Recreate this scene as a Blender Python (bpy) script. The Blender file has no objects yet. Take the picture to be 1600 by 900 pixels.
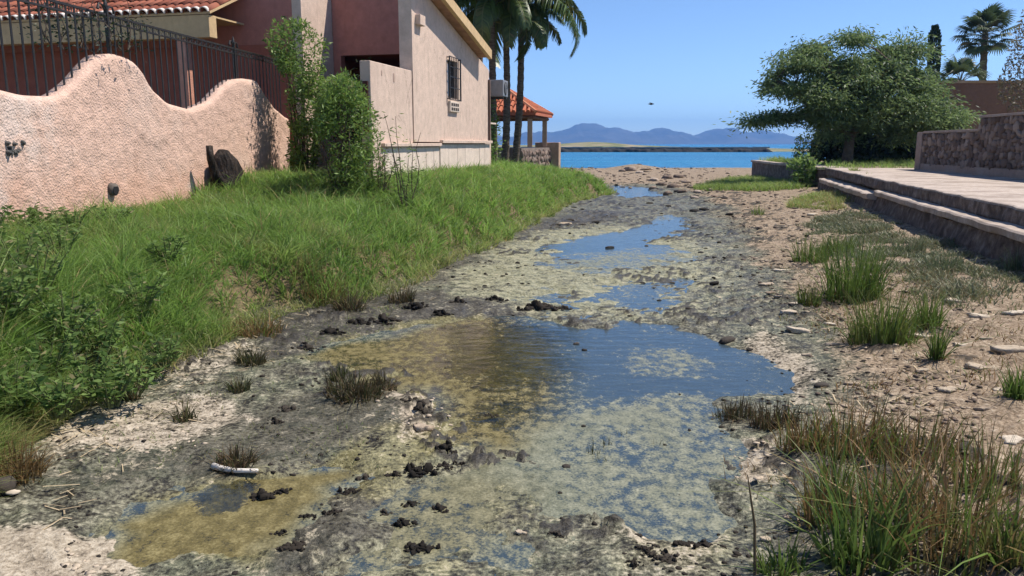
import bpy, math, random
import numpy as np
from mathutils import Vector, Matrix
random.seed(7)
rng = np.random.default_rng(11)
scene = bpy.context.scene
COL = scene.collection
R = math.radians

# ------------------------------------------------------------------ camera, sky, sun, exposure
EYE = 1.56                       # eye height above the channel bed (metres)
FPX = 1230.0                     # focal length in pixels of a 1600 px wide picture
PITCH = math.atan(225 / FPX)
cam_data = bpy.data.cameras.new('camera')
cam_data.sensor_width = 36.0
cam_data.lens = 36.0 * FPX / 1600.0
cam_data.clip_start = 0.05
cam_data.clip_end = 40000
cam = bpy.data.objects.new('camera', cam_data)
COL.objects.link(cam)
cam.location = (0, 0, EYE)
cam.rotation_euler = (math.pi / 2 - PITCH, 0, 0)
scene.camera = cam

SUN_EL, SUN_AZ = R(57), R(74)     # azimuth from +Y towards +X: ahead and to the right
world = bpy.data.worlds.new('World')
scene.world = world
world.use_nodes = True
wn = world.node_tree
wn.nodes.clear()
sky = wn.nodes.new('ShaderNodeTexSky')
sky.sky_type = 'NISHITA'
sky.sun_disc = False
sky.sun_elevation = SUN_EL
sky.sun_rotation = SUN_AZ
sky.altitude = 2500
sky.air_density = 0.85
sky.dust_density = 0.0
sky.ozone_density = 5.0
bg = wn.nodes.new('ShaderNodeBackground')
bg.inputs['Strength'].default_value = 0.125
wo = wn.nodes.new('ShaderNodeOutputWorld')
wn.links.new(sky.outputs[0], bg.inputs['Color'])
wn.links.new(bg.outputs[0], wo.inputs['Surface'])

sd = bpy.data.lights.new('sun', 'SUN')
sd.energy = 5.0
sd.angle = R(0.53)
sd.color = (1.0, 0.935, 0.84)
sun = bpy.data.objects.new('sun', sd)
COL.objects.link(sun)
sdir = Vector((math.cos(SUN_EL) * math.sin(SUN_AZ), math.cos(SUN_EL) * math.cos(SUN_AZ), math.sin(SUN_EL)))
sun.rotation_euler = sdir.to_track_quat('Z', 'Y').to_euler()

scene.view_settings.view_transform = 'Standard'
scene.view_settings.look = 'None'
scene.view_settings.exposure = 0.5
scene.view_settings.gamma = 1.0
scene.view_settings.use_curve_mapping = False
scene.render.engine = 'CYCLES'
cy = scene.cycles
cy.use_denoising = True
cy.use_adaptive_sampling = True
cy.adaptive_threshold = 0.02
cy.max_bounces = 5
cy.diffuse_bounces = 3
cy.glossy_bounces = 2
cy.transmission_bounces = 4
cy.transparent_max_bounces = 6
cy.volume_bounces = 0
cy.sample_clamp_indirect = 6

# ------------------------------------------------------------------ measuring helpers
CP, SP = math.cos(PITCH), math.sin(PITCH)
CAM = np.array([0, 0, EYE])
def ray(u, v):
    w = (450 - v) / FPX
    return np.array([(u - 800) / FPX, CP + w * SP, -SP + w * CP])
def G(u, v, z=0.0):              # point on the level z that the photograph shows at (u, v)
    d = ray(u, v)
    return CAM + d * ((z - EYE) / d[2])
def AT(u, v, Y):                 # point at the distance Y
    d = ray(u, v)
    return CAM + d * (Y / d[1])
def PL(u, v, p, n):              # point on a plane
    d = ray(u, v)
    return CAM + d * (((np.array(p) - CAM) @ np.array(n)) / (d @ np.array(n)))

_perm = np.random.default_rng(5).permutation(256)
_perm = np.concatenate([_perm, _perm, _perm])
def vnoise(x, y, s=0):
    x = np.asarray(x, float); y = np.asarray(y, float)
    xi = np.floor(x).astype(int); yi = np.floor(y).astype(int)
    fx = x - xi; fy = y - yi
    fx = fx * fx * (3 - 2 * fx); fy = fy * fy * (3 - 2 * fy)
    def h(a, b): return _perm[(_perm[(a + s * 17) & 255] + b) & 255] / 255.0
    return ((h(xi, yi) * (1 - fx) + h(xi + 1, yi) * fx) * (1 - fy)
            + (h(xi, yi + 1) * (1 - fx) + h(xi + 1, yi + 1) * fx) * fy)
def fbm(x, y, scale=1.0, o=4, s=0):
    x = np.asarray(x, float); y = np.asarray(y, float)
    t = 0; a = 0.5; f = scale; n = 0
    for k in range(o):
        t = t + a * vnoise(x * f + 13.7 * k, y * f - 7.1 * k, s + k); n += a
        a *= 0.5; f *= 2.03
    return t / n
def sst(a, b, x):
    t = np.clip((np.asarray(x, float) - a) / (b - a), 0, 1)
    return t * t * (3 - 2 * t)

# ------------------------------------------------------------------ object helpers
def tag(o, label=None, cat=None, group=None, kind=None):
    if label: o['label'] = label
    if cat: o['category'] = cat
    if group: o['group'] = group
    if kind: o['kind'] = kind
    return o
def empty(name, loc, label, cat, group=None, rz=0):
    o = bpy.data.objects.new(name, None)
    COL.objects.link(o)
    o.location = loc; o.rotation_euler = (0, 0, rz)
    o.empty_display_size = 0.2
    return tag(o, label, cat, group)
def link(name, me, mat=None, parent=None, loc=(0, 0, 0)):
    o = bpy.data.objects.new(name, me)
    COL.objects.link(o)
    if mat is not None and len(me.materials) == 0: me.materials.append(mat)
    if parent is not None:
        o.parent = parent
    o.location = loc
    return o
def local(V, parent):            # world vertices -> the coordinates of an unrotated parent
    V = np.asarray(V, float)
    if parent is None: return V
    p = parent; off = np.zeros(3)
    while p is not None:
        off += np.array(p.location); p = p.parent
    return V - off
def npmesh(name, V, Fc, smooth=False, attrs=None):
    V = np.asarray(V, np.float32); Fc = np.asarray(Fc, np.int32)
    me = bpy.data.meshes.new(name)
    me.vertices.add(len(V)); me.vertices.foreach_set('co', V.ravel())
    k = Fc.shape[1]; m = len(Fc)
    me.loops.add(m * k); me.loops.foreach_set('vertex_index', Fc.ravel())
    me.polygons.add(m)
    me.polygons.foreach_set('loop_start', np.arange(0, m * k, k, dtype=np.int32))
    me.polygons.foreach_set('loop_total', np.full(m, k, np.int32))
    if smooth: me.polygons.foreach_set('use_smooth', np.ones(m, bool))
    if attrs:
        for nm, C in attrs.items():
            a = me.attributes.new(nm, 'FLOAT_COLOR', 'POINT')
            C = np.asarray(C, np.float32)
            if C.shape[1] == 3: C = np.concatenate([C, np.ones((len(C), 1), np.float32)], 1)
            a.data.foreach_set('color', C.ravel())
    me.update(calc_edges=True)
    return me
class MB:
    def __init__(s): s.v = []; s.f = []
    def add(s, V, Fc):
        b = len(s.v); s.v += [tuple(p) for p in V]; s.f += [tuple(i + b for i in f) for f in Fc]
    def box(s, a0, a1, b0, b1, z0, z1, fr=None):
        P = [(a0, b0, z0), (a1, b0, z0), (a1, b1, z0), (a0, b1, z0), (a0, b0, z1), (a1, b0, z1), (a1, b1, z1), (a0, b1, z1)]
        if fr: P = [fr(*p) for p in P]
        s.add(P, [(0, 3, 2, 1), (4, 5, 6, 7), (0, 1, 5, 4), (1, 2, 6, 5), (2, 3, 7, 6), (3, 0, 4, 7)]); return s
    def prism(s, poly, b0, b1, fr):          # poly in (a, z), extruded along b
        n = len(poly)
        P = [fr(a, b0, z) for a, z in poly] + [fr(a, b1, z) for a, z in poly]
        s.add(P, [tuple(range(n))[::-1], tuple(range(n, 2 * n))] + [(i, (i + 1) % n, n + (i + 1) % n, n + i) for i in range(n)]); return s
    def tube(s, pts, rad, n=8, cap=True):
        pts = [Vector(p) for p in pts]
        if not hasattr(rad, '__len__'): rad = [rad] * len(pts)
        b = len(s.v); up = None
        for i, p in enumerate(pts):
            t = (pts[min(i + 1, len(pts) - 1)] - pts[max(i - 1, 0)]).normalized()
            if up is None:
                up = t.orthogonal().normalized()
            else:
                up = (up - t * up.dot(t)).normalized()
            w = t.cross(up)
            for k in range(n):
                a = 2 * math.pi * k / n
                s.v.append(tuple(p + (up * math.cos(a) + w * math.sin(a)) * rad[i]))
        for i in range(len(pts) - 1):
            for k in range(n):
                s.f.append((b + i * n + k, b + i * n + (k + 1) % n, b + (i + 1) * n + (k + 1) % n, b + (i + 1) * n + k))
        if cap:
            s.f.append(tuple(b + k for k in range(n))[::-1]); s.f.append(tuple(b + (len(pts) - 1) * n + k for k in range(n)))
        return s
    def build(s, name, mat, parent=None, smooth=False, bevel=0):
        V = local(np.array(s.v), parent)
        me = bpy.data.meshes.new(name)
        me.from_pydata([tuple(p) for p in V], [], s.f); me.update()
        o = link(name, me, mat, parent)
        if smooth:
            me.polygons.foreach_set('use_smooth', np.ones(len(me.polygons), bool))
        if bevel:
            m = o.modifiers.new('bevel', 'BEVEL'); m.width = bevel; m.segments = 2; m.limit_method = 'ANGLE'
        return o
def alone(o, base):               # move the origin of a free mesh object to its base point
    base = Vector(base); me = o.data
    me.transform(Matrix.Translation(-base)); o.location = base
    return o

# ------------------------------------------------------------------ material helpers
class Mat:
    def __init__(s, name):
        s.m = bpy.data.materials.new(name); s.m.use_nodes = True
        s.t = s.m.node_tree; s.t.nodes.clear()
        s.outn = s.t.nodes.new('ShaderNodeOutputMaterial')
    def n(s, t, **k):
        x = s.t.nodes.new(t)
        for a, b in k.items(): setattr(x, a, b)
        return x
    def set(s, sock, val):
        if isinstance(val, bpy.types.NodeSocket): s.t.links.new(val, sock)
        elif isinstance(val, (tuple, list)): sock.default_value = tuple(val) + ((1,) if len(val) == 3 and sock.type == 'RGBA' else ())
        else: sock.default_value = val
    def pos(s): return s.n('ShaderNodeNewGeometry').outputs['Position']
    def obj(s): return s.n('ShaderNodeTexCoord').outputs['Object']
    def map(s, vec, scale=(1, 1, 1), rot=(0, 0, 0)):
        x = s.n('ShaderNodeMapping'); s.set(x.inputs['Vector'], vec)
        x.inputs['Scale'].default_value = scale; x.inputs['Rotation'].default_value = rot
        return x.outputs[0]
    def noise(s, scale, detail=4, rough=0.55, vec=None, dist=0.0):
        x = s.n('ShaderNodeTexNoise')
        x.inputs['Scale'].default_value = scale; x.inputs['Detail'].default_value = detail
        x.inputs['Roughness'].default_value = rough; x.inputs['Distortion'].default_value = dist
        s.set(x.inputs['Vector'], vec if vec is not None else s.pos())
        return x.outputs['Fac']
    def voro(s, scale, vec=None, feat='F1', rnd=1.0):
        x = s.n('ShaderNodeTexVoronoi', feature=feat)
        x.inputs['Scale'].default_value = scale; x.inputs['Randomness'].default_value = rnd
        s.set(x.inputs['Vector'], vec if vec is not None else s.pos())
        return x.outputs[0]
    def ramp(s, fac, stops):
        x = s.n('ShaderNodeValToRGB'); e = x.color_ramp.elements
        while len(e) < len(stops): e.new(0.5)
        for i, (p, c) in enumerate(stops):
            e[i].position = p
            e[i].color = (c, c, c, 1) if not isinstance(c, (tuple, list)) else tuple(c[:3]) + (1,)
        s.set(x.inputs[0], fac); return x.outputs[0]
    def mix(s, fac, a, b, mode='MIX'):
        x = s.n('ShaderNodeMix', data_type='RGBA', blend_type=mode)
        s.set(x.inputs[0], fac); s.set(x.inputs[6], a); s.set(x.inputs[7], b); return x.outputs[2]
    def math(s, op, a, b=0.0, clamp=False):
        x = s.n('ShaderNodeMath', operation=op, use_clamp=clamp)
        s.set(x.inputs[0], a); s.set(x.inputs[1], b); return x.outputs[0]
    def step(s, x, lo, hi):
        q = s.n('ShaderNodeMapRange', interpolation_type='SMOOTHSTEP')
        s.set(q.inputs[0], x); q.inputs[1].default_value = lo; q.inputs[2].default_value = hi; return q.outputs[0]
    def attr(s, name):
        x = s.n('ShaderNodeAttribute', attribute_name=name); return x
    def rgb(s, name):
        x = s.n('ShaderNodeSeparateColor'); s.set(x.inputs[0], s.attr(name).outputs['Color']); return x.outputs
    def rand(s): return s.n('ShaderNodeObjectInfo').outputs['Random']
    def bump(s, h, strength=0.5, dist=0.01, normal=None):
        x = s.n('ShaderNodeBump'); x.inputs['Strength'].default_value = strength; x.inputs['Distance'].default_value = dist
        s.set(x.inputs['Height'], h)
        if normal is not None: s.set(x.inputs['Normal'], normal)
        return x.outputs[0]
    def pbr(s, col, rough=0.8, normal=None, spec=0.3, metal=0.0, out=True):
        x = s.n('ShaderNodeBsdfPrincipled')
        s.set(x.inputs['Base Color'], col); s.set(x.inputs['Roughness'], rough)
        s.set(x.inputs['Specular IOR Level'], spec); x.inputs['Metallic'].default_value = metal
        if normal is not None: s.set(x.inputs['Normal'], normal)
        if out: s.t.links.new(x.outputs[0], s.outn.inputs['Surface'])
        return x.outputs[0]
    def mixsh(s, fac, a, b):
        x = s.n('ShaderNodeMixShader'); s.set(x.inputs[0], fac)
        s.t.links.new(a, x.inputs[1]); s.t.links.new(b, x.inputs[2]); return x.outputs[0]
    def surf(s, sh): s.t.links.new(sh, s.outn.inputs['Surface'])

def simple(name, col, rough=0.8, var=0.25, scale=6, bumps=0.3, bscale=60, bdist=0.004, spec=0.3, metal=0.0):
    m = Mat(name); p = m.obj()
    a = m.noise(scale, 5, 0.6, p)
    dk = tuple(c * (1 - var) for c in col); lt = tuple(min(1, c * (1 + var)) for c in col)
    c = m.ramp(a, [(0.3, dk), (0.7, lt)])
    b = m.noise(bscale, 4, 0.6, p)
    m.pbr(c, rough, m.bump(b, bumps, bdist), spec, metal)
    return m.m
def stucco(name, col, scale=45, strength=0.8, dist=0.012, stain=(0.45, 0.38, 0.33), amount=0.35, foot=None, crack=0.0):
    m = Mat(name); p = m.pos()
    big = m.noise(0.9, 5, 0.6, p); mid = m.noise(7, 5, 0.65, p)
    streak = m.noise(3.0, 4, 0.6, m.map(p, (3, 3, 0.35)))
    c = m.ramp(mid, [(0.25, tuple(x * 0.8 for x in col)), (0.75, tuple(min(1, x * 1.13) for x in col))])
    c = m.mix(m.math('MULTIPLY', m.step(big, 0.45, 0.72), amount), c, stain)
    c = m.mix(m.math('MULTIPLY', m.step(streak, 0.55, 0.75), amount * 0.7), c, tuple(x * 0.62 for x in col))
    if foot:
        sx = m.n('ShaderNodeSeparateXYZ'); m.set(sx.inputs[0], p)
        hz = m.math('ADD', sx.outputs[2], m.math('MULTIPLY', m.math('SUBTRACT', m.noise(1.3, 5, .65, p), .5), -1.6))
        c = m.mix(m.math('MULTIPLY', m.step(hz, foot[1] + .35, foot[1] - .25), .42), c, foot[0])
        c = m.mix(m.math('MULTIPLY', m.step(m.noise(.55, 5, .7, p), .56, .66), .45), c, (.66, .56, .50))
    if crack:
        v = m.voro(.8, m.map(p, (1, 1, .8)), 'DISTANCE_TO_EDGE')
        wv = m.math('ADD', v, m.math('MULTIPLY', m.math('SUBTRACT', m.noise(4, 6, .7, p), .5), .22))
        c = m.mix(m.math('MULTIPLY', m.math('MULTIPLY', m.step(m.math('ABSOLUTE', wv), .010, .002), m.step(big, .42, .5)), crack), c, (.12, .085, .07))
    h = m.math('ADD', m.noise(scale, 4, 0.6, p), m.math('MULTIPLY', m.voro(scale * 0.8, p), 0.5))
    m.pbr(c, 0.9, m.bump(h, strength, dist), 0.15)
    return m.m

def leafmat(name, dark, light, dry=(0.36, 0.25, 0.10), trans=0.35, spec=0.25, rough=0.5):
    # vertex colour 'tint': r = random per leaf, g = dryness, b = height along the blade
    m = Mat(name); t = m.rgb('tint')
    c = m.ramp(t[0], [(0.0, dark), (0.55, tuple((a + b) / 2 for a, b in zip(dark, light))), (1.0, light)])
    c = m.mix(t[1], c, m.ramp(t[0], [(0.0, tuple(x * 0.45 for x in dry)), (1.0, dry)]))
    b1 = m.pbr(c, rough, None, spec, out=False)
    tr = m.n('ShaderNodeBsdfTranslucent'); m.set(tr.inputs['Color'], m.mix(m.math('MULTIPLY', m.math('SUBTRACT', 1.0, t[1]), .5), c, tuple(min(1, x * 1.6) for x in light)))
    m.surf(m.mixsh(trans, b1, tr.outputs[0]))
    return m.m
# ------------------------------------------------------------------ the lie of the land
TOE = np.array([(0.5, -2.5), (3.0, -2.55), (3.9, -2.68), (4.41, -2.72), (5.05, -2.6), (6.1, -2.4), (7.06, -2.2), (7.66, -1.68), (8.77, -1.2),
                (9.69, -1.08), (11.5, -.57), (15.9, .39), (20.6, 1.34), (25.6, 3.2), (28, 3.0), (33, 1.2), (40, -2), (60, -9), (140, -20)])
def toe(Y): return np.interp(Y, TOE[:, 0], TOE[:, 1]) + 0.22 * (fbm(Y, Y * 0, 1.1, 3, 3) - 0.5) * np.clip(np.asarray(Y) / 6, .4, 1.5)
SHR = np.array([G(u, v)[:2] for u, v in [(1150, 900), (1168, 780), (1135, 660), (1225, 612), (1215, 570), (1140, 500), (1135, 440), (1120, 390), (1095, 345), (1060, 312)]])
SHR = SHR[np.argsort(SHR[:, 1])]
def shore_r(Y): return np.interp(Y, SHR[:, 1], SHR[:, 0])
TE = np.array([.2398, .9708]); TN = np.array([-.9708, .2398]); TO = np.array([5.77, 8.9])
def terr_x(Y):
    Y = np.asarray(Y, float)
    a = 5.77 + .2467 * (Y - 8.9)
    return np.where(Y < 24.26, a, 9.56 + .1085 * (Y - 24.26))
def poly_world(pts, z=0.0): return np.array([G(u, v, z)[:2] for u, v in pts])
def inpoly(x, y, P, soft):
    ins = np.zeros(x.shape, bool); dmin = np.full(x.shape, 1e9)
    n = len(P)
    for i in range(n):
        x0, y0 = P[i]; x1, y1 = P[(i + 1) % n]
        c = ((y0 > y) != (y1 > y)) & (x < (x1 - x0) * (y - y0) / (y1 - y0 + 1e-12) + x0)
        ins ^= c
        dx, dy = x1 - x0, y1 - y0
        t = np.clip(((x - x0) * dx + (y - y0) * dy) / (dx * dx + dy * dy + 1e-12), 0, 1)
        dmin = np.minimum(dmin, np.hypot(x - x0 - t * dx, y - y0 - t * dy))
    sd = np.where(ins, dmin, -dmin)
    return sst(-soft, soft, sd)
POOL_MAIN = poly_world([(478, 560), (560, 525), (640, 508), (740, 492), (840, 495), (900, 508), (1000, 500), (1070, 506), (1130, 535), (1190, 562), (1242, 598), (1205, 612), (1135, 618),
                        (1118, 650), (1140, 720), (1170, 785), (1110, 825), (1000, 835), (900, 815), (850, 760), (800, 715), (700, 700), (690, 640), (665, 612), (620, 592), (540, 580)])
POOL_UP = poly_world([(845, 378), (930, 366), (1000, 352), (1045, 334), (1082, 338), (1070, 362), (1040, 378), (1090, 402), (1000, 418), (900, 428), (855, 422), (860, 395)])
POOL_FAR = poly_world([(955, 289), (1000, 291), (1042, 306), (975, 309), (958, 300)])
POOL_LEFT = poly_world([(170, 815), (225, 775), (300, 752), (370, 738), (430, 745), (520, 728), (560, 742), (470, 790), (410, 850), (350, 885), (230, 882), (175, 855)])
POOL_MID = poly_world([(790, 470), (880, 440), (1010, 432), (1115, 440), (1120, 475), (1060, 496), (930, 500), (850, 492)])
POOL_FORE = poly_world([(520, 800), (640, 740), (780, 705), (860, 740), (890, 810), (960, 850), (900, 920), (560, 920), (430, 900), (560, 850)])
POOLS = [(POOL_MID, .45, .036), (POOL_FORE, .16, .034), (POOL_MAIN, .24, .07), (POOL_UP, .5, .06), (POOL_FAR, .4, .08), (POOL_LEFT, .2, .055)]
ZW = -0.012                        # level of the standing water
def lumpf(x, y):                   # where the bed is churned into dark lumps
    x = np.asarray(x, float); y = np.asarray(y, float)
    f = np.clip(6.0 / np.maximum(y, 3), .35, 1.3)
    q = (x - shore_r(y)) / np.maximum(terr_x(y) - shore_r(y), .5)
    return sst(.53, .63, fbm(x + .06 * fbm(x, y, 22, 2, 15), y + .06 * fbm(x, y, 22, 2, 16), 13, 4, 12)) * sst(.36, .60, fbm(x, y, 1.15, 2, 170) + .08 * sst(9, 14, y)) * sst(.15, -.1, toe(y) - x) * sst(.75, .3, q) * sst(36, 30, y) * (1 - sst(3.9, 3.3, y) * sst(-1.0, -1.5, x))
def gz(x, y, fine=True):
    x = np.asarray(x, float); y = np.asarray(y, float)
    tx = toe(y); t = tx - x
    z = 0.02 + 0 * x
    # left bank
    B = (0.63 + 0.12 * (fbm(x, y, .5, 3, 9) - .5)) * sst(36, 25, y)
    bank = B * (1 - np.exp(-np.clip(t, 0, None) / 0.6)) * sst(-.05, .4, t)
    hx = -5.4 + .244 * y - x          # the ground is banked up against the house
    bank = bank + .30 * sst(-2.3, -.2, hx) * sst(11.0, 13.5, y) * sst(27, 21, y)
    # right shore and terrace
    sx = shore_r(y); tr = terr_x(y)
    q = np.clip((x - sx) / np.maximum(tr - sx, .5), 0, 1)
    right = (0.24 * q ** 1.1) * sst(34, 22, y)
    plate = .80 * sst(.0, .12, x - tr - .15) * sst(37, 36, y)
    # beach
    beach = .16 * np.exp(-((y - 44) / 7.0) ** 2) * (1 - .7 * np.exp(-((x - 7.2) / 3.5) ** 2)) - .035 * np.clip(y - 50.5, 0, 60)
    mound = .34 * np.exp(-((x - 7.15) / 1.5) ** 2 - ((y - 46) / 2.2) ** 2)
    z = z + bank + np.maximum(right, plate) + beach + mound
    bed = sst(.1, -.3, t) * sst(.9, .2, q)
    rough = .035 * (fbm(x, y, 1.3, 3, 1) - .5) + .03 * (fbm(x, y, 5, 3, 2) - .5)
    dep = 0
    for P, soft, d in POOLS:
        wob = .5 * soft
        xx = x + (fbm(x, y, 3, 3, 4) - .5) * wob * 4; yy = y + (fbm(x, y, 3, 3, 6) - .5) * wob * 5
        dep = np.maximum(dep, inpoly(xx, yy, P, soft) * d)
    z = z + rough * np.where(dep > 0, .8, 1.0) * (1 + .6 * np.clip(q, 0, 1) * (plate < .1)) * (plate < .4) - dep
    if fine:
        z = z + (.026 * (fbm(x, y, 15, 3, 7) - .5) + .034 * lumpf(x, y) * (.5 + fbm(x, y, 19, 2, 14))) * (plate < .4) * np.where(dep > .03, .5, 1)
    return z
def gz1(x, y): return float(gz(np.array([x]), np.array([y]))[0])
def gp(u, v, sink=0.0):            # the point of the land that the photograph shows at (u, v)
    d = ray(u, v); z = 0.05
    for _ in range(40):
        p = CAM + d * ((z - EYE) / d[2])
        z2 = gz1(p[0], p[1]); z = z + .5 * (z2 - z)
        if abs(z2 - z) < .002: break
    p = CAM + d * ((z - EYE) / d[2])
    return np.array([p[0], p[1], z - sink])

# ------------------------------------------------------------------ ground sheet
rows = [1.2]
while rows[-1] < 125: rows.append(rows[-1] * 1.0088 + .002)
rows = np.array(rows)
ang = np.concatenate([np.linspace(-4, -.95, 40)[:-1], np.linspace(-.95, .95, 520), np.linspace(.95, 4, 40)[1:]])
GX = rows[:, None] * ang[None, :]; GY = np.repeat(rows[:, None], len(ang), 1)
GZ = gz(GX, GY)
nr, nc = GX.shape
def zone(pts, soft, wob=.25, s=20):
    P = poly_world(pts)
    xx = GX + (fbm(GX, GY, 2.2, 3, s) - .5) * wob * 2.5; yy = GY + (fbm(GX, GY, 2.2, 3, s + 3) - .5) * wob * 3.5
    return inpoly(xx, yy, P, soft)
tt = toe(GY) - GX
m_bank = sst(-.15, .45, tt) * sst(37, 30, GY)
qq = np.clip((GX - shore_r(GY)) / np.maximum(terr_x(GY) - shore_r(GY), .5), -.5, 1.2)
m_sand = np.maximum(sst(.02, .42, qq + .25 * (fbm(GX, GY, 1.6, 3, 31) - .5)), sst(27, 36, GY + 4 * (fbm(GX, GY, .5, 2, 33) - .5)))
m_yel = np.clip(.75 * zone([(700, 430), (760, 395), (850, 360), (960, 350), (1080, 372), (1130, 420), (1120, 450), (1000, 462), (860, 470), (730, 470)], .5)
                + .55 * zone([(780, 470), (1130, 440), (1110, 500), (900, 505), (760, 490)], .4)
                + .5 * zone([(500, 860), (600, 830), (760, 860), (700, 920), (480, 920)], .12, .12)
                + .5 * zone([(560, 700), (680, 650), (760, 720), (720, 790), (580, 760)], .1, .1)
                + .6 * zone([(960, 860), (1080, 800), (1150, 830), (1150, 920), (950, 920)], .1, .1), 0, 1)
m_olive = np.clip(zone([(470, 560), (560, 520), (740, 492), (850, 520), (880, 570), (800, 600), (815, 690), (690, 700), (670, 620), (540, 585)], .15, .15)
                  + zone([(165, 820), (225, 770), (400, 738), (540, 722), (560, 745), (460, 800), (400, 860), (230, 890), (170, 850)], .12, .12)
                  + .42 * zone([(660, 740), (800, 700), (860, 780), (760, 900), (600, 900), (700, 800)], .3, .2)
                  + .5 * zone([(520, 690), (650, 640), (690, 700), (600, 780), (500, 760)], .12, .12), 0, 1)
m_pale = np.clip(zone([(-80, 850), (60, 825), (170, 850), (210, 920), (-100, 930)], .08, .1)
                 + .75 * zone([(60, 680), (190, 640), (330, 620), (400, 660), (260, 720), (90, 730)], .15, .15)
                 + .8 * zone([(1160, 690), (1225, 700), (1215, 760), (1160, 760)], .06, .06)
                 + .7 * zone([(1190, 520), (1250, 560), (1290, 600), (1250, 640), (1225, 600), (1170, 555)], .12, .1)
                 + .6 * zone([(600, 610), (680, 610), (690, 680), (640, 690)], .08, .08)
                 + .5 * zone([(200, 580), (380, 530), (420, 560), (250, 620)], .15, .12)
                 + .55 * zone([(960, 830), (1090, 790), (1130, 850), (1100, 920), (980, 920)], .08, .1), 0, 1)
m_dark = np.clip(.9 * zone([(430, 500), (560, 470), (680, 455), (760, 470), (880, 478), (860, 492), (700, 500), (560, 520), (450, 560), (380, 590)], .18, .2)
                 + .5 * zone([(380, 640), (640, 590), (690, 650), (560, 690), (380, 760), (260, 760), (0, 800), (0, 770), (250, 720)], .2, .2)
                 + .75 * zone([(700, 440), (640, 450), (680, 410), (830, 352), (900, 330), (1000, 330), (960, 345), (860, 358), (760, 395)], .35, .2)
                 + .6 * zone([(370, 760), (700, 690), (720, 740), (560, 800), (700, 860), (420, 880)], .12, .15)
                 + .6 * zone([(1250, 800), (1600, 780), (1600, 900), (1180, 900)], .2, .2), 0, 1)
V = np.stack([GX, GY, GZ], -1).reshape(-1, 3)
idx = np.arange(nr * nc).reshape(nr, nc)
Q = np.stack([idx[:-1, :-1], idx[:-1, 1:], idx[1:, 1:], idx[1:, :-1]], -1).reshape(-1, 4)
A1 = np.stack([m_yel, m_olive, m_pale], -1).reshape(-1, 3)
A2 = np.stack([m_sand, m_dark, m_bank], -1).reshape(-1, 3)
m_lump = lumpf(GX, GY); A3 = np.stack([m_lump, 0 * m_lump, 0 * m_lump], -1).reshape(-1, 3)
ground_me = npmesh('ground', V, Q, True, {'zone_a': A1, 'zone_b': A2, 'zone_c': A3})

m = Mat('channel_mud'); p = m.pos()
a = m.rgb('zone_a'); b = m.rgb('zone_b')
n1 = m.noise(2.3, 4, 0.62, p); n2 = m.noise(9, 4, 0.65, p); n3 = m.noise(42, 4, 0.65, p)
nw = m.math('ADD', m.math('ADD', m.math('MULTIPLY', n1, .45), m.math('MULTIPLY', n2, .75)), m.math('MULTIPLY', n3, .7))
def zmask(sock, nz, sharp=.16, k=.9):
    s_ = m.math('ADD', sock, m.math('MULTIPLY', m.math('SUBTRACT', nw, .95), k * 1.9))
    return m.step(s_, .5 - sharp, .5 + sharp)
mixn = m.math('ADD', m.math('MULTIPLY', n2, .42), m.math('MULTIPLY', n3, .58))
c = m.ramp(mixn, [(0.405, (.012, .010, .007)), (0.465, (.058, .052, .035)), (0.53, (.135, .127, .086)), (0.61, (.285, .265, .19))])
c = m.mix(m.step(n1, .44, .62), c, m.ramp(mixn, [(.40, (.022, .022, .014)), (.5, (.10, .103, .066)), (.60, (.235, .235, .155))]))
c = m.mix(m.math('MULTIPLY', zmask(b[1], n2, .22), .85), c, m.ramp(mixn, [(.35, (.016, .014, .011)), (.52, (.055, .047, .036)), (.68, (.16, .145, .11))]))
c = m.mix(m.math('MULTIPLY', zmask(a[0], n2, .35), .8), c, m.ramp(mixn, [(.38, (.08, .075, .04)), (.49, (.25, .24, .14)), (.62, (.40, .375, .25))]))
c = m.mix(m.math('MULTIPLY', zmask(a[1], n2, .4), .8), c, m.ramp(mixn, [(.37, (.05, .043, .013)), (.5, (.145, .125, .045)), (.63, (.27, .24, .11))]))
c = m.mix(m.math('MULTIPLY', zmask(b[0], n2, .22), .95), c, m.ramp(mixn, [(.36, (.060, .040, .024)), (.46, (.185, .132, .086)), (.55, (.30, .225, .155)), (.68, (.47, .375, .28))]))
c = m.mix(m.math('MULTIPLY', zmask(a[2], n2, .3, 1.2), .85), c, m.ramp(mixn, [(.36, (.12, .095, .068)), (.48, (.33, .27, .20)), (.56, (.45, .38, .295)), (.68, (.58, .50, .40))]))
c = m.mix(zmask(b[2], n2, .2), c, m.ramp(mixn, [(.3, (.055, .040, .020)), (.55, (.16, .115, .06)), (.75, (.30, .22, .12))]))
speck = m.step(m.voro(55, p), .16, .08)
c = m.mix(m.math('MULTIPLY', m.math('MULTIPLY', speck, m.step(n1, .4, .6)), .75), c, (.022, .019, .015))
l_ = m.rgb('zone_c')
c = m.mix(m.math('MULTIPLY', m.step(m.math('ADD', l_[0], m.math('MULTIPLY', m.math('SUBTRACT', n3, .5), .8)), .3, .7), .9), c, m.ramp(n3, [(.35, (.012, .010, .008)), (.65, (.05, .042, .032))]))
dryness = m.math('MAXIMUM', m.math('MAXIMUM', b[0], a[2]), b[2])
rough = m.step(m.math('ADD', dryness, m.math('MULTIPLY', n2, .6)), .0, .9)
rough = m.math('ADD', .36, m.math('MULTIPLY', rough, .56))
h = m.math('ADD', n2, m.math('MULTIPLY', n3, .6))
m.pbr(c, rough, m.bump(h, .8, .026), .3)
ground = link('ground', ground_me, m.m); tag(ground, kind='structure')

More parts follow.
